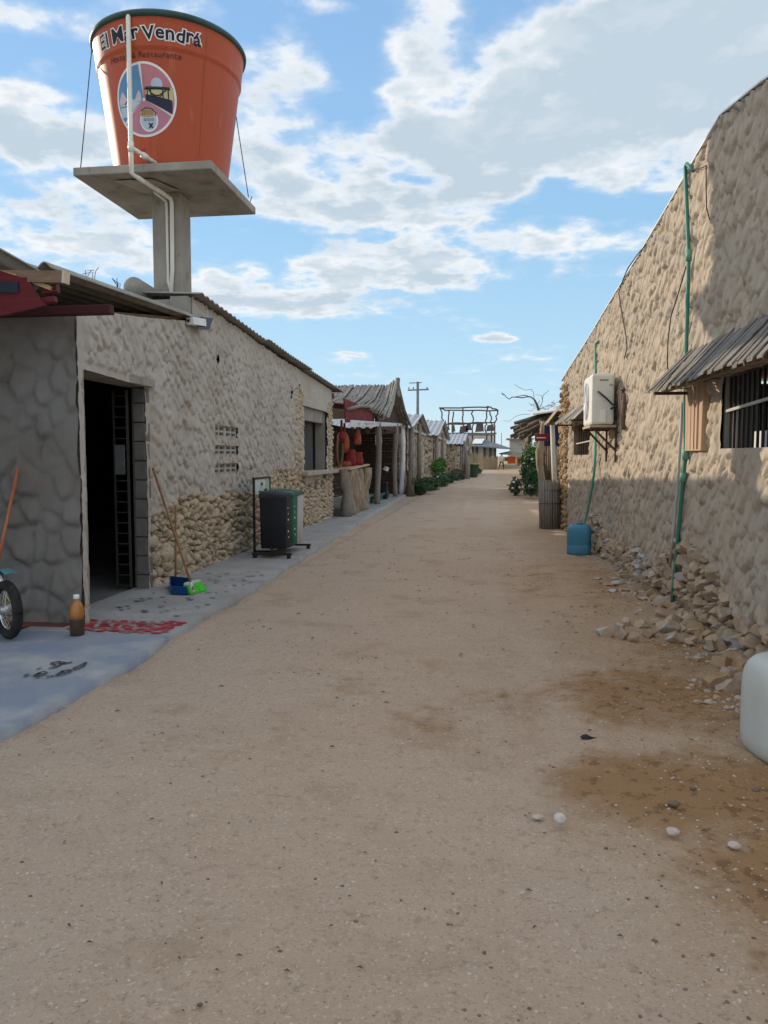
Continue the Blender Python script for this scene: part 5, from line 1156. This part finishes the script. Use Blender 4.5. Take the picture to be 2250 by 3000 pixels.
# wares on and above the counter
def bag(name, label, cat, c, r, m, strap=None, grp=None):
    t_ = thing(name, label, cat, tuple(np.array(c) - (0, 0, r[2])), group=grp)
    part(MB().rock(c, r, 3, 3, .05, rng=rng), 'pouch', m, t_, True)
    if strap: part(MB().tube([(c[0], c[1] - r[1] * .6, c[2] + r[2] * .7), (c[0], c[1] - .04, c[2] + strap), (c[0], c[1] + .04, c[2] + strap), (c[0], c[1] + r[1] * .6, c[2] + r[2] * .7)], .022, 6), 'strap', m, t_, True)
bag('woven_bag', 'long orange woven bag hanging nearest the house end', 'bag', (-3.6, 19.15, 1.82), (.12, .17, .30), clay_cloth, .5)
bag('woven_bag', 'orange and white woven bag hanging mid stall', 'bag', (-3.6, 21.0, 1.98), (.13, .19, .26), clay_cloth, .42)
bag('woven_bag', 'small red pouch hanging against the house end', 'bag', (-3.55, 18.5, 1.95), (.10, .10, .16), red_cloth, .42)
for (y, h, w_, m, l) in [(19.9, .42, .16, red_cloth, 'tall red woven vase standing on the counter'), (20.75, .36, .22, red_cloth, 'wide red woven basket standing on the counter'), (19.0, .13, .2, clay_cloth, 'low clay coloured bowl on the counter near the house')]:
    solo(MB().lathe([(w_ * .8, 0), (w_, .02), (w_ * 1.05, h * .4), (w_ * .85, h * .8), (w_ * .95, h), (w_ * .85, h), (w_ * .75, h * .8)], 18, (-3.6, y, 1.245)), 'woven_basket', m, l, 'basket', (-3.6, y, 1.245), smooth=True)
t_ = solo(MB().tube([(-3.62, 18.62 + .34 * math.cos(a), 1.62 + .40 * math.sin(a)) for a in np.linspace(0, 2 * PI, 25)], .03, 8, cap=False), 'wooden_hoop', brown_wood, 'dark wooden hoop propped at the house end of the counter', 'hoop', (-3.62, 18.62, 1.22), smooth=True)

# ================================================================== STONE HUTS UP THE STREET (left)
def stone_tex(U, Z, s=3.2, amp=.05, seed=1):
    n = fbm(U * s, Z * s, 3, seed); c = np.abs(fbm(U * s * 1.7, Z * s * 1.7, 2, seed + 5))
    return amp * (n + .8 * np.sqrt(c))
def hut(label, X, ya, yb, zr, ze, roofm, over=.35, depth=5, door=True):
    t_ = thing('stone_hut', label, 'hut', (X, (ya + yb) / 2, 0)); yc = (ya + yb) / 2
    us = np.linspace(ya, yb, int((yb - ya) / .07)); top = lambda y: ze + (zr - ze) * (1 - np.abs(y - yc) / ((yb - ya) / 2))
    vs_ = np.linspace(-.1, zr, 46); U, Z = np.meshgrid(us, vs_); Z = np.minimum(Z, top(U))
    mb = MB().grid(np.stack([X + stone_tex(U, Z, 3.4, .06, int(ya)), U, Z], -1), (Z[1:, 1:] - Z[:-1, :-1]) > 1e-6)
    xs = np.linspace(X - depth, X - .02, 60); zs_ = np.linspace(-.1, ze, 36); XX, Z2 = np.meshgrid(xs, zs_)
    mb.grid(np.stack([XX, ya - stone_tex(XX, Z2, 3.4, .05, 8), Z2], -1)); mb.box((X - depth, yb - .15, -.1), (X - .1, yb, ze)).box((X - depth, ya + .05, -.1), (X - depth + .2, yb, ze))
    part(mb, 'wall', far_stone, t_, True)
    for k in (0, 1):
        e = ya - .3 if k == 0 else yb + .3
        zf = lambda Xx, Y, e=e: ze - .06 + (zr + .08 - ze) * (1 - np.abs(Y - yc) / abs(e - yc))
        ys = np.linspace(e, yc, 6); xs = np.arange(X - depth, X + over, .045); XX, YY = np.meshgrid(xs, ys)
        Zz = zf(XX, YY) + .035 * np.sin(XX / .30 * 2 * PI) + .05
        m2 = MB().grid(np.stack([XX, YY, Zz], -1), flip=(k == 1)); m2.grid(np.stack([XX, YY, Zz - .015], -1), flip=(k == 0))
        part(m2, 'roof', roofm, t_, True)
    if door:
        part(MB().box((X - .05, yc + .6, 0), (X + .11, yc + 1.5, 2.0)), 'door', brown_wood, t_)
    part(MB().tube([(X + .16, ya + .2, 0), (X + .17, ya + .25, ze)], .10, 8, wob=.1), 'post', grey_wood, t_, True)
    part(MB().tube([(X + .16, yc - .4, 0), (X + .17, yc - .4, ze + .3)], .09, 8, wob=.1), 'post', grey_wood, t_, True)
    part(MB().box((X + .07, ya + .5, ze - .12), (X + .14, yb - .5, ze - .02)), 'eave_beam', mat('pale_beam', (.5, .47, .43), (.4, .37, .33), 5, .8), t_)
    return t_
hut('stone hut with steep zinc roof right after the thatched kiosk', -3.2, 30.2, 38.4, 3.28, 2.62, zinc)
hut('stone hut with ribbed zinc roof facing the camera, third along', -2.95, 41.5, 54, 3.62, 2.62, zinc)
hut('low orange stone hut with striped zinc roof near the flower pot', -1.95, 54.5, 69, 3.2, 2.35, zinc)
# little shaded lean-to and dead trunk before the low hut
tr = thing('dead_tree', 'forked grey dead trunk standing at the edge of the street', 'tree', (-1.35, 51, 0))
part(MB().tube([(-1.38, 51, -.05), (-1.36, 51, .8), (-1.42, 51, 1.6), (-1.6, 51, 2.5)], [.20, .16, .13, .07], 10, wob=.1).tube([(-1.40, 51, 1.4), (-1.2, 51, 2.0), (-1.05, 51, 2.6)], [.10, .08, .05], 8), 'trunk', grey_wood, tr, True)
pot = thing('flower_pot', 'dark green flower pot with yellowish rim near the dead trunk', 'pot', (-1.1, 54.5, 0))
part(MB().lathe([(.28, 0), (.33, .05), (.46, .85), (.5, .88), (.5, 1.0), (.44, 1.0), (.42, .9)], 18, (-1.1, 54.5, 0)), 'body', mat('pot_green', (.05, .09, .05), (.035, .06, .035), 5, .7), pot, True)
part(MB().lathe([(.505, .90), (.52, .91), (.52, .995), (.505, 1.0)], 18, (-1.1, 54.5, 0)), 'rim', mat('pot_rim', (.28, .32, .12), (.2, .24, .1), 5, .7), pot, True)
solo(MB().box((-1.95, 49.2, 0), (-1.5, 49.8, .35)).rock((-1.75, 49.5, .5), (.2, .3, .2), 2, 4, .1), 'black_pail', black_p, 'black heap with pail beside the dead trunk', 'pail', (-1.7, 49.5, 0), bevel=.05)

# ------------------------------------------------------------------ shrubs
def shrub(name, label, c, r, n, leaf, m, grp=None, trunk=True, flowers=0, cat='shrub', seed=0, top_m=None):
    rng = np.random.default_rng(seed + int(abs(c[1]) * 13)); t_ = thing(name, label, cat, c, group=grp)
    nc = max(6, n // 60); cen = []
    while len(cen) < nc:
        q = rng.uniform(-1, 1, 3)
        if q @ q < 1: cen.append(q * .85)
    mb = MB()
    for k in range(n):
        q = cen[rng.integers(nc)] + rng.normal(0, .20, 3)
        if q[2] < -1: continue
        p = np.array([c[0] + q[0] * r[0], c[1] + q[1] * r[1], c[2] + r[2] * (1.0 + q[2])])
        mb.leaf(p, leaf * rng.uniform(.6, 1.3), rng, m=1 if (top_m and q[2] > .35 and rng.random() < .6) else 0)
    part(mb, 'foliage', [m, top_m or m], t_)
    if trunk:
        mb = MB()
        for k in range(7):
            q = cen[k % nc]; mb.tube([(c[0] + rng.normal(0, .04), c[1] + rng.normal(0, .04), c[2] - .03), (c[0] + q[0] * r[0] * .5, c[1] + q[1] * r[1] * .5, c[2] + r[2] * .7), (c[0] + q[0] * r[0], c[1] + q[1] * r[1], c[2] + r[2] * (1 + q[2]))], [.03, .02, .008], 5)
        part(mb, 'stem', bark, t_)
    if flowers:
        mb = MB()
        for k in range(flowers):
            q = rng.normal(size=3); q /= np.linalg.norm(q); q[1] = -abs(q[1]); mb.rock((c[0] + q[0] * r[0] * .9, c[1] + q[1] * r[1] * .9, c[2] + r[2] * (1 + q[2] * .8)), (.06, .06, .05), 1, 1, .1, rng=rng)
        part(mb, 'blossoms', white_p, t_, True)
    return t_
shrub('leafy_bush', 'tall green bush with white blossoms beside the stick hut', (1.50, 27.6, .12), (.40, .8, .90), 3400, .075, leaf_d, flowers=9, top_m=leaf_g, seed=1)
shrub('leafy_bush', 'low trailing bush with white litter at the tall bush foot', (1.06, 29.6, .02), (.24, .6, .36), 700, .07, leaf_y, flowers=6, seed=2)
shrub('ground_shrub', 'blue green shrub at the foot of the first stone hut', (-2.75, 30.6, 0), (.55, .9, .28), 1500, .07, leaf_d, grp=None, seed=3)
shrub('ground_shrub', 'shrub spreading along the first stone hut front', (-2.55, 34.0, 0), (.5, 1.4, .28), 1600, .08, leaf_d, seed=4)
shrub('ground_shrub', 'shrub with white blossom midway along the stone huts', (-2.38, 38.2, 0), (.45, 1.6, .27), 1500, .08, leaf_d, flowers=4, seed=5)
shrub('ground_shrub', 'shrub before the second stone hut, last of the row', (-2.25, 42.8, 0), (.45, 1.5, .27), 1300, .09, leaf_d, seed=6)
shrub('leafy_bush', 'round bright green bush between the first two stone huts', (-2.62, 40.6, .55), (.45, .7, .42), 1200, .09, leaf_g, seed=7)
shrub('ground_shrub', 'sparse grey shrub before the low orange stone hut', (-1.9, 47.5, 0), (.35, 1.2, .4), 600, .09, leaf_y, seed=8)
shrub('ground_shrub', 'dark creeper at the foot of the stick fence', (-.9, 63, 0), (.3, 3.5, .28), 900, .1, leaf_d, seed=9)
st_ = thing('tree_stump', 'rough dry stump before the first stone hut corner', 'stump', (-2.95, 29.3, 0))
part(MB().tube([(-2.98, 29.3, -.05), (-2.95, 29.3, .4), (-3.0, 29.3, .95)], [.22, .15, .08], 9, wob=.2).tube([(-2.95, 29.3, .3), (-2.75, 29.2, .7)], [.09, .04], 7), 'trunk', bark, st_, True)
for i, (x, y, z, r, l) in enumerate([(-4.9, 36.5, 2.2, (.7, .7, .85), 'small tree top showing above the first stone hut roof'), (-5.4, 62, 2.4, (1.4, 1.2, 1.0), 'distant tree top at the foot of the utility pole'), (-6.2, 49, 2.6, (.9, .9, .75), 'thin tree top above the second stone hut roof')]):
    tt = shrub('distant_tree', l, (x, y, z), r, 260, .12, leaf_y, cat='tree', trunk=False, seed=20 + i)
    part(MB().tube([(x, y, 0), (x + .1, y, z + .6)], [.09, .04], 7), 'trunk', bark, tt, True)

# ------------------------------------------------------------------ utility pole
up_ = thing('utility_pole', 'tall utility pole with two crossarms far behind the huts', 'utility pole', (-6.4, 70, 0))
part(MB().tube([(-6.4, 70, 0), (-6.4, 70, 8.2)], [.16, .12], 10), 'pole', mat('pole_grey', (.20, .20, .20), (.15, .15, .15), 5, .9), up_, True)
part(MB().bar((-7.3, 70, 7.45), (-5.4, 70, 7.50), .12, .12), 'crossarm', MATS['pole_grey'], up_)
part(MB().bar((-7.2, 70.1, 8.10), (-6.05, 70, 8.12), .07, .07), 'crossarm', MATS['pole_grey'], up_)
mb = MB()
for x in (-7.2, -6.8, -5.55): mb.lathe([(.05, 0), (.07, .05), (.05, .16)], 8, (x, 70, 7.55))
part(mb, 'insulator', MATS['pole_grey'], up_)

# ------------------------------------------------------------------ lookout scaffold
lk = thing('lookout_platform', 'open stick lookout platform raised high above the far roofs', 'lookout', (-2.5, 98, 0))
Yt = 98
def tp(px, py, dy=0): return gy(px, py, Yt + dy)
P4 = [(1290, 1197, 0), (1432, 1192, 0), (1460, 1203, 4), (1326, 1204, 4)]
crooked = lambda a, b, k=5, j=.12: [a + (b - a) * i / k + np.array([random.uniform(-j, j), 0, random.uniform(-j, j) * .6]) for i in range(k + 1)]
for (px, py, dy, fx) in [(1290, 1197, 0, 1301), (1357, 1197, 0, 1356), (1428, 1194, 0, 1424), (1314, 1203, 4, 1312), (1327, 1205, 4, 1327), (1383, 1204, 4, 1386), (1437, 1204, 4, 1440), (1459, 1203, 4, 1450)]:
    part(MB().tube(crooked(tp(px, py, dy), tp(fx, 1244, dy)) + crooked(tp(fx, 1246, dy), tp(fx, 1272, dy), 2) + [np.array([tp(fx, 1272, dy)[0], Yt + dy, 0])], .09, 7), 'post', dry_twig, lk, True)
for (a, b) in [((1288, 1196, 0), (1432, 1193, 0)), ((1314, 1203, 4), (1461, 1203, 4)), ((1290, 1197, 0), (1315, 1204, 4)), ((1430, 1192, 0), (1460, 1203, 4)), ((1300, 1244, 0), (1426, 1239, 0)), ((1312, 1240, 4), (1452, 1238, 4)), ((1300, 1270, 0), (1452, 1269, 0))]:
    part(MB().tube(crooked(tp(*a), tp(*b)), .09, 7), 'rail', dry_twig, lk, True)
for (x0, x1, y0, y1) in [(1322, 1334, 1244, 1266), (1345, 1372, 1246, 1268), (1364, 1382, 1240, 1262), (1392, 1418, 1240, 1266), (1424, 1449, 1243, 1264), (1304, 1318, 1248, 1262)]:
    a, b = tp(x0, y1, .5), tp(x1, y0, .5); c = [tp(x0, y1, .5), tp(x1, y1 - 2, .5), tp(x1 - 3, y0, .5), tp(x0 + 4, y0 + 3, .5)]
    part(slab_poly(c, (0, .1, 0)), 'railing_mat', mat('old_mat', (.16, .13, .13), (.11, .09, .09), .8, .9), lk)
part(MB().box((tp(1300, 1270)[0], Yt - .2, tp(1300, 1272)[2] - .08), (tp(1452, 1270)[0], Yt + 4.2, tp(1300, 1272)[2] + .06)), 'floor', grey_wood, lk)
# pale wall of the building behind the lookout
bh = thing('white_building', 'white building with dark posts under the lookout platform', 'building', (-1, 104, 0))
part(MB().box((gy(1330, 1272, 104)[0], 104, 0), (gy(1450, 1272, 104)[0], 108, gy(1330, 1268, 104)[2])), 'wall', pale_wall, bh)
# long shed with sloping roof across the end of the street
shd = thing('long_shed', 'long open shed with dark sloping roof across the street end', 'shed', (.2, 92, 0))
a, b, c, d = gy(1375, 1282, 92), gy(1412, 1283, 92), gy(1500, 1314, 92), gy(1370, 1308, 88)
e = gy(1470, 1308, 88)
P = [gy(1352, 1290, 96), gy(1408, 1284, 96), gy(1498, 1313, 92), gy(1472, 1312, 86), gy(1400, 1306, 86), gy(1352, 1306, 86)]
part(slab_poly(P, (0, 0, -.12)), 'roof', mat('dark_sheet', (.16, .185, .20), (.11, .13, .145), .7, .8), shd)
mb = MB()
for px in (1392, 1401, 1411): 
    q0 = gy(px + 4, 1287, 94); q1 = gy(px - 5, 1302, 87.5); mb.hexa([q0 + (-.2, 0, .03), q0 + (.2, 0, .03), q1 + (.2, 0, .07), q1 + (-.2, 0, .07), q0 + (-.2, 0, .07), q0 + (.2, 0, .07), q1 + (.2, 0, .11), q1 + (-.2, 0, .11)])
part(mb, 'clear_sheet', white_p, shd)
for px in (1385, 1397, 1420, 1437, 1451): 
    q = gy(px, 1312, 87); part(MB().tube([(q[0], 87, 0), (q[0], 87, q[2] + .1)], .13, 8), 'post', dry_twig, shd, True)
q0, q1 = gy(1384, 1336, 87.3), gy(1452, 1310, 87.3)
part(MB().box((q0[0], 87.3, q0[2]), (q1[0], 87.4, q1[2])), 'white_panel', pale_wall, shd)
mb = MB(); rng = np.random.default_rng(77)
for k in range(64):
    px = 1376 + 82 * k / 64; q = gy(px, 1338, 86.6); mb.tube([(q[0], 86.6 + rng.uniform(-.1, .1), 0), (q[0] + rng.uniform(-.05, .05), 86.6, q[2] + rng.uniform(-.25, .15))], .06, 6)
solo(mb, 'stick_fence', log_wood, 'fence of upright brown sticks under the long shed roof', 'fence', (gy(1415, 1374, 86.6)[0], 86.6, 0))
mb = MB()
for k in range(40):
    y = 56 + 28 * k / 40; x = -1.5 + .95 * k / 40; mb.tube([(x, y, 0), (x + rng.uniform(-.08, .08), y, 1.5 + rng.uniform(-.3, .3))], .08, 6)
solo(mb, 'stick_fence', log_wood, 'crooked stick fence running along the street past the pot', 'fence', (-1, 70, 0))

# orange stand at the end of the street
og = thing('orange_stand', 'bright orange stand with white trim at the street end', 'stand', (2.4, 93, 0))
def oq(px, py, Y=93): return gy(px, py, Y)
a, b = oq(1490, 1372), oq(1540, 1338)
part(MB().box((oq(1488, 1340)[0], 93, .35), (oq(1545, 1340)[0], 95.5, oq(1488, 1337)[2])), 'wall', orange_paint, og)
part(MB().box((oq(1464, 1340)[0], 92.6, 0.0), (oq(1545, 1340)[0], 92.9, .42)), 'plinth', mat('cream_plinth', (.58, .47, .30), (.5, .4, .25), 4, .9), og)
part(MB().bar(oq(1488, 1331, 92.9), oq(1545, 1341, 92.9), .25, .28), 'trim', white_p, og)
part(MB().bar(oq(1512, 1339, 92.9), oq(1512, 1363, 92.9), .18, .18), 'trim', white_p, og)
part(MB().bar(oq(1468, 1362, 92.9), oq(1512, 1360, 92.9), .18, .20), 'trim', white_p, og)
part(MB().box((oq(1472, 1340)[0], 93.2, .9), (oq(1489, 1340)[0], 95, 1.35)), 'shelf', grey_wood, og)
part(slab_poly([oq(1462, 1328, 90), oq(1490, 1322, 92), oq(1550, 1318, 94), oq(1550, 1324, 92), oq(1500, 1330, 90)], (0, 0, -.12)), 'roof', grey_wood, og)
gb = thing('grey_building', 'plain grey building with flat overhanging roof beyond the orange stand', 'building', (5, 112, 0))
part(MB().box((gy(1494, 1300, 112)[0], 112, 0), (gy(1560, 1300, 112)[0], 118, gy(1494, 1287, 112)[2])), 'wall', grey_wall, gb)
part(MB().box((gy(1484, 1287, 112)[0], 111.3, gy(1494, 1287, 112)[2]), (gy(1565, 1287, 112)[0], 118.5, gy(1494, 1284, 112)[2])), 'roof', concrete, gb)
wire('antenna', 'thin antenna mast rising beyond the long shed', [gy(1469, 1268, 120), gy(1469, 1310, 120)], .05, MATS['pole_grey'], 'antenna')

# walking person
pn = thing('person', 'person in pale top and dark trousers walking at the street end', 'person', (1.45, 86, 0))
sk = bpy.data.meshes.new('body')
J = [(0, 0, .95), (0, 0, 1.18), (0, 0, 1.42), (0, 0, 1.52), (.01, 0, 1.66), (-.10, 0, .90), (-.22, -.03, .50), (-.33, 0, .06), (-.28, -.02, .02), (.10, 0, .90), (.20, .03, .50), (.22, 0, .06), (.30, -.02, .02), (-.19, 0, 1.40), (-.26, .04, 1.12), (-.18, -.08, .90), (.19, 0, 1.40), (.27, -.02, 1.12), (.30, -.12, .92), (.02, 0, 1.74)]
E_ = [(0, 1), (1, 2), (2, 3), (3, 4), (4, 19), (0, 5), (5, 6), (6, 7), (7, 8), (0, 9), (9, 10), (10, 11), (11, 12), (2, 13), (13, 14), (14, 15), (2, 16), (16, 17), (17, 18)]
sk.from_pydata(J, E_, []); body = bpy.data.objects.new('body', sk); C.objects.link(body); body.parent = pn
body.modifiers.new('skin', 'SKIN'); body.modifiers.new('sub', 'SUBSURF').levels = 1
RR = [.15, .15, .16, .06, .10, .10, .07, .05, .04, .10, .07, .05, .04, .07, .05, .035, .07, .05, .035, .085]
for v, r_ in zip(sk.skin_vertices[0].data, RR): v.radius = (r_, r_)
sk.skin_vertices[0].data[0].use_root = True
me = bpy.data.meshes.new_from_object(body.evaluated_get(bpy.context.evaluated_depsgraph_get()))
body.modifiers.clear(); body.data = me
for m in (skin_m, mat('pale_shirt', (.60, .54, .46), (.5, .45, .38), 5, .9), mat('dark_trousers', (.025, .025, .03), (.04, .04, .045), 5, .9)): me.materials.append(m)
for p in me.polygons:
    p.use_smooth = True; z = p.center.z; p.material_index = 2 if z < .93 and abs(p.center.x) < .5 and not (abs(p.center.x) > .16 and z > .84) else (1 if z < 1.48 and not (z < 1.1 and abs(p.center.x) > .2) else 0)
part(MB().lathe([(.10, 1.66), (.115, 1.74), (.09, 1.82), (.01, 1.85)], 12, (.015, .02, 0)), 'hair', black_p, pn, True, local=True)

# ================================================================== RIGHT SIDE BEYOND THE HOUSE
hutr = thing('stick_hut', 'ramshackle hut of sticks and logs behind the tan house', 'hut', (2.08, 30.5, 0))
SH = 1.30
def far_(mb):
    for V in mb.v: V[:, :2] *= SH; V[:, 2] = 1.5 + (V[:, 2] - 1.5) * SH
    return mb
rng = np.random.default_rng(91); mb = MB()
for k in range(46):
    y = rng.uniform(22, 27.2); z = 2.35 + .45 * rng.random() - .05 * abs(y - 24.5); x0 = rng.uniform(.72, 1.25)
    mb.tube([(x0, y, z - .25 + rng.normal(0, .06)), (x0 + .8, y + rng.normal(0, .1), z + .1), (4.5, y + rng.normal(0, .2), z + .25)], [.05, .07, .06], 7, wob=.15)
part(far_(mb), 'roof', mat('dark_sticks', (.17, .14, .11), (.09, .075, .06), 6, .95), hutr, True)
mb = MB()
for k in range(60): 
    y = 22 + 5.2 * k / 60; mb.tube([(1.75 + rng.normal(0, .05), y, 0), (1.75 + rng.normal(0, .06), y + rng.normal(0, .08), 2.45)], .05, 6)
for k in range(30):
    x = 1.75 + 3 * k / 30; mb.tube([(x, 22 + rng.normal(0, .05), 0), (x, 22, 2.4)], .05, 6)
part(far_(mb), 'stick_wall', brown_wood, hutr, True)
for (x, y, h) in [(1.42, 23.2, 2.45), (1.36, 25.6, 2.35), (1.30, 27.4, 2.25), (1.45, 22.1, 2.5)]:
    part(far_(MB().tube([(x + .06 * math.sin(z * 2.3 + y), y, z) for z in np.linspace(-.05, h, 8)], .075, 8, wob=.18)), 'post', log_wood, hutr, True)
part(far_(MB().hexa([(1.2, 21.6, 2.62), (2.6, 21.6, 2.82), (2.6, 24, 2.98), (1.2, 24, 2.80), (1.2, 21.6, 2.66), (2.6, 21.6, 2.86), (2.6, 24, 3.02), (1.2, 24, 2.84)])), 'pale_sheet', pale_wall, hutr)
cp = thing('crooked_post', 'thick crooked wooden post by the red sign', 'post', (1.26, 19.6, 0))
part(MB().tube([gy(x, y, 19.6) for x, y in [(1594, 1235), (1592, 1262), (1588, 1292), (1580, 1325), (1581, 1360), (1586, 1400)]] + [np.array([1.36, 19.6, -.05])], [.07, .085, .09, .10, .09, .085, .09], 10, wob=.08), 'shaft', log_wood, cp, True)
wpst = thing('white_post', 'straight white post beside the rough stone corner', 'post', (1.47, 17.4, 0))
q = gy(1618, 1245, 17.4); part(MB().tube([(q[0], 17.4, q[2]), (1.50, 17.4, -.02)], .05, 14), 'shaft', mat('cream_paint', (.66, .62, .52), (.56, .52, .44), 5, .7), wpst, True)
sgn = thing('red_sign', 'small red sign board with white lettering hung behind the white post', 'sign', (1.3, 18.6, 1.9))
a, b = gy(1567, 1271, 18.6), gy(1608, 1292, 18.6)
bd = part(MB().box((a[0], 18.6, b[2]), (b[0], 18.63, a[2])), 'board', mat('sign_red', (.22, .018, .026), (.17, .014, .02), 5, .6), sgn, bevel=.004)
v, f = text_mesh('~~~', .12, .004); mb = MB(); mb.add([((a[0] + b[0]) / 2 - .02 + p[0] * 1.0, 18.596, (a[2] + b[2]) / 2 - .04 + p[1] * 1.0) for p in v], f); part(mb, 'lettering', wh, bd)
part(MB().bar(((a[0] + b[0]) / 2, 18.62, a[2]), ((a[0] + b[0]) / 2, 18.62, a[2] + .25), .012, .012), 'hanger', black_metal, sgn)
part(MB().box((b[0] - .1, 18.7, b[2] - .12), (b[0] + .25, 18.72, a[2] + .2)), 'blue_panel', mat('navy_panel', (.015, .02, .07), (.02, .03, .09), 5, .6), sgn)
aw2 = thing('board_awning', 'small tilted brown board awning behind the stone corner', 'awning', (1.55, 17.6, 2.3))
part(MB().hexa([(1.58, 16.9, 2.62), (1.58, 18.4, 2.62), (1.28, 18.4, 2.22), (1.28, 16.9, 2.22), (1.58, 16.9, 2.64), (1.58, 18.4, 2.64), (1.28, 18.4, 2.24), (1.28, 16.9, 2.24)]), 'board', mat('awning_brown', (.36, .27, .18), (.26, .19, .13), 5, .9), aw2)
part(MB().bar((1.56, 17, 2.2), (1.56, 17, 2.64), .05, .05).bar((1.56, 17, 2.24), (1.29, 17, 2.22), .03, .03), 'bracket', brown_wood, aw2)
# bundle-of-sticks bin
sb = thing('stick_bin', 'round bin made of upright grey sticks by the stone corner', 'bin', (1.28, 16.3, 0))
mb = MB()
for k in range(22):
    a = 2 * PI * k / 22; r_ = .185; mb.tube([(1.28 + r_ * 1.02 * math.cos(a), 16.3 + r_ * math.sin(a), -.02), (1.28 - .02 + r_ * 1.05 * math.cos(a) + random.uniform(-.01, .01), 16.3 + r_ * 1.05 * math.sin(a), .98 + random.uniform(-.03, .03))], random.uniform(.022, .032), 7, wob=.08)
part(mb, 'stick_wall', grey_wood, sb, True)
part(MB().tube([(1.28 + .215 * math.cos(a), 16.3 + .215 * math.sin(a), .52) for a in np.linspace(0, 2 * PI, 25)], .008, 6, cap=False).tube([(1.28 + .215 * math.cos(a), 16.3 + .215 * math.sin(a), .80) for a in np.linspace(0, 2 * PI, 25)], .006, 6, cap=False), 'hoop', rust, sb, True)
part(MB().lathe([(.17, .04), (.17, .6)], 20, (1.28, 16.3, 0)), 'lining', dark_in, sb)
# bare tree behind
bt_ = thing('bare_tree', 'bare leafless tree with long crooked branches behind the stick hut', 'tree', (2.6, 38, 0))
def tq(px, py): return gy(px, py, 38)
part(MB().tube([(2.70, 38, -.05), (2.62, 38, 1.5), tq(1578, 1202), tq(1573, 1185), tq(1566, 1172)], [.15, .12, .066, .055, .05], 8), 'trunk', dry_twig, bt_, True)
mb = MB()
for (P, r_) in [([(1566, 1172), (1555, 1164), (1545, 1163), (1530, 1166), (1512, 1164), (1500, 1162), (1493, 1168), (1485, 1164), (1477, 1156)], .032), ([(1555, 1164), (1540, 1157), (1528, 1158), (1510, 1162)], .024), ([(1566, 1172), (1562, 1150), (1556, 1140), (1540, 1142), (1525, 1136), (1507, 1128)], .014),
                ([(1578, 1202), (1588, 1180), (1590, 1160), (1600, 1150), (1609, 1143)], .016), ([(1590, 1175), (1586, 1160), (1570, 1155)], .012), ([(1578, 1200), (1600, 1190), (1620, 1186), (1632, 1178)], .012), ([(1560, 1212), (1530, 1214), (1510, 1220), (1492, 1234), (1474, 1232)], .012), ([(1585, 1195), (1604, 1200), (1612, 1192)], .01), ([(1477, 1156), (1474, 1155), (1470, 1152)], .03)]:
    mb.tube([tq(*p) + np.array([0, random.uniform(-.3, .3), 0]) for p in P], [r_ * (1 - .5 * i / len(P)) for i in range(len(P))], 6)
for k in range(60):
    p = tq(random.uniform(1555, 1632), random.uniform(1178, 1212)); mb.tube([p, p + (random.uniform(-.2, .2), random.uniform(-.2, .2), random.uniform(-.1, .2))], .008, 4)
part(mb, 'branches', dry_twig, bt_, True)
# dry twig sprigs on the house roof ridge
for (px, py, l) in [(345, 820, 'dry twig sprig sticking up behind the porch roof'), (265, 795, 'flat dry twig lying on the porch roof edge')]:
    p = gy(px, py, 9); mb = MB()
    for k in range(4): mb.tube([p + (0, 0, -.35), p + (random.uniform(-.07, .07), 0, random.uniform(-.1, .03)), p + (random.uniform(-.12, .12), 0, random.uniform(-.05, .05))], .0045, 4)
    solo(mb, 'dry_sprig', dry_twig, l, 'twig', tuple(p + (0, 0, -.35)))
# low hills of roofs at the far end are absent: the flat land simply runs to the horizon
print('objects', len(bpy.data.objects))
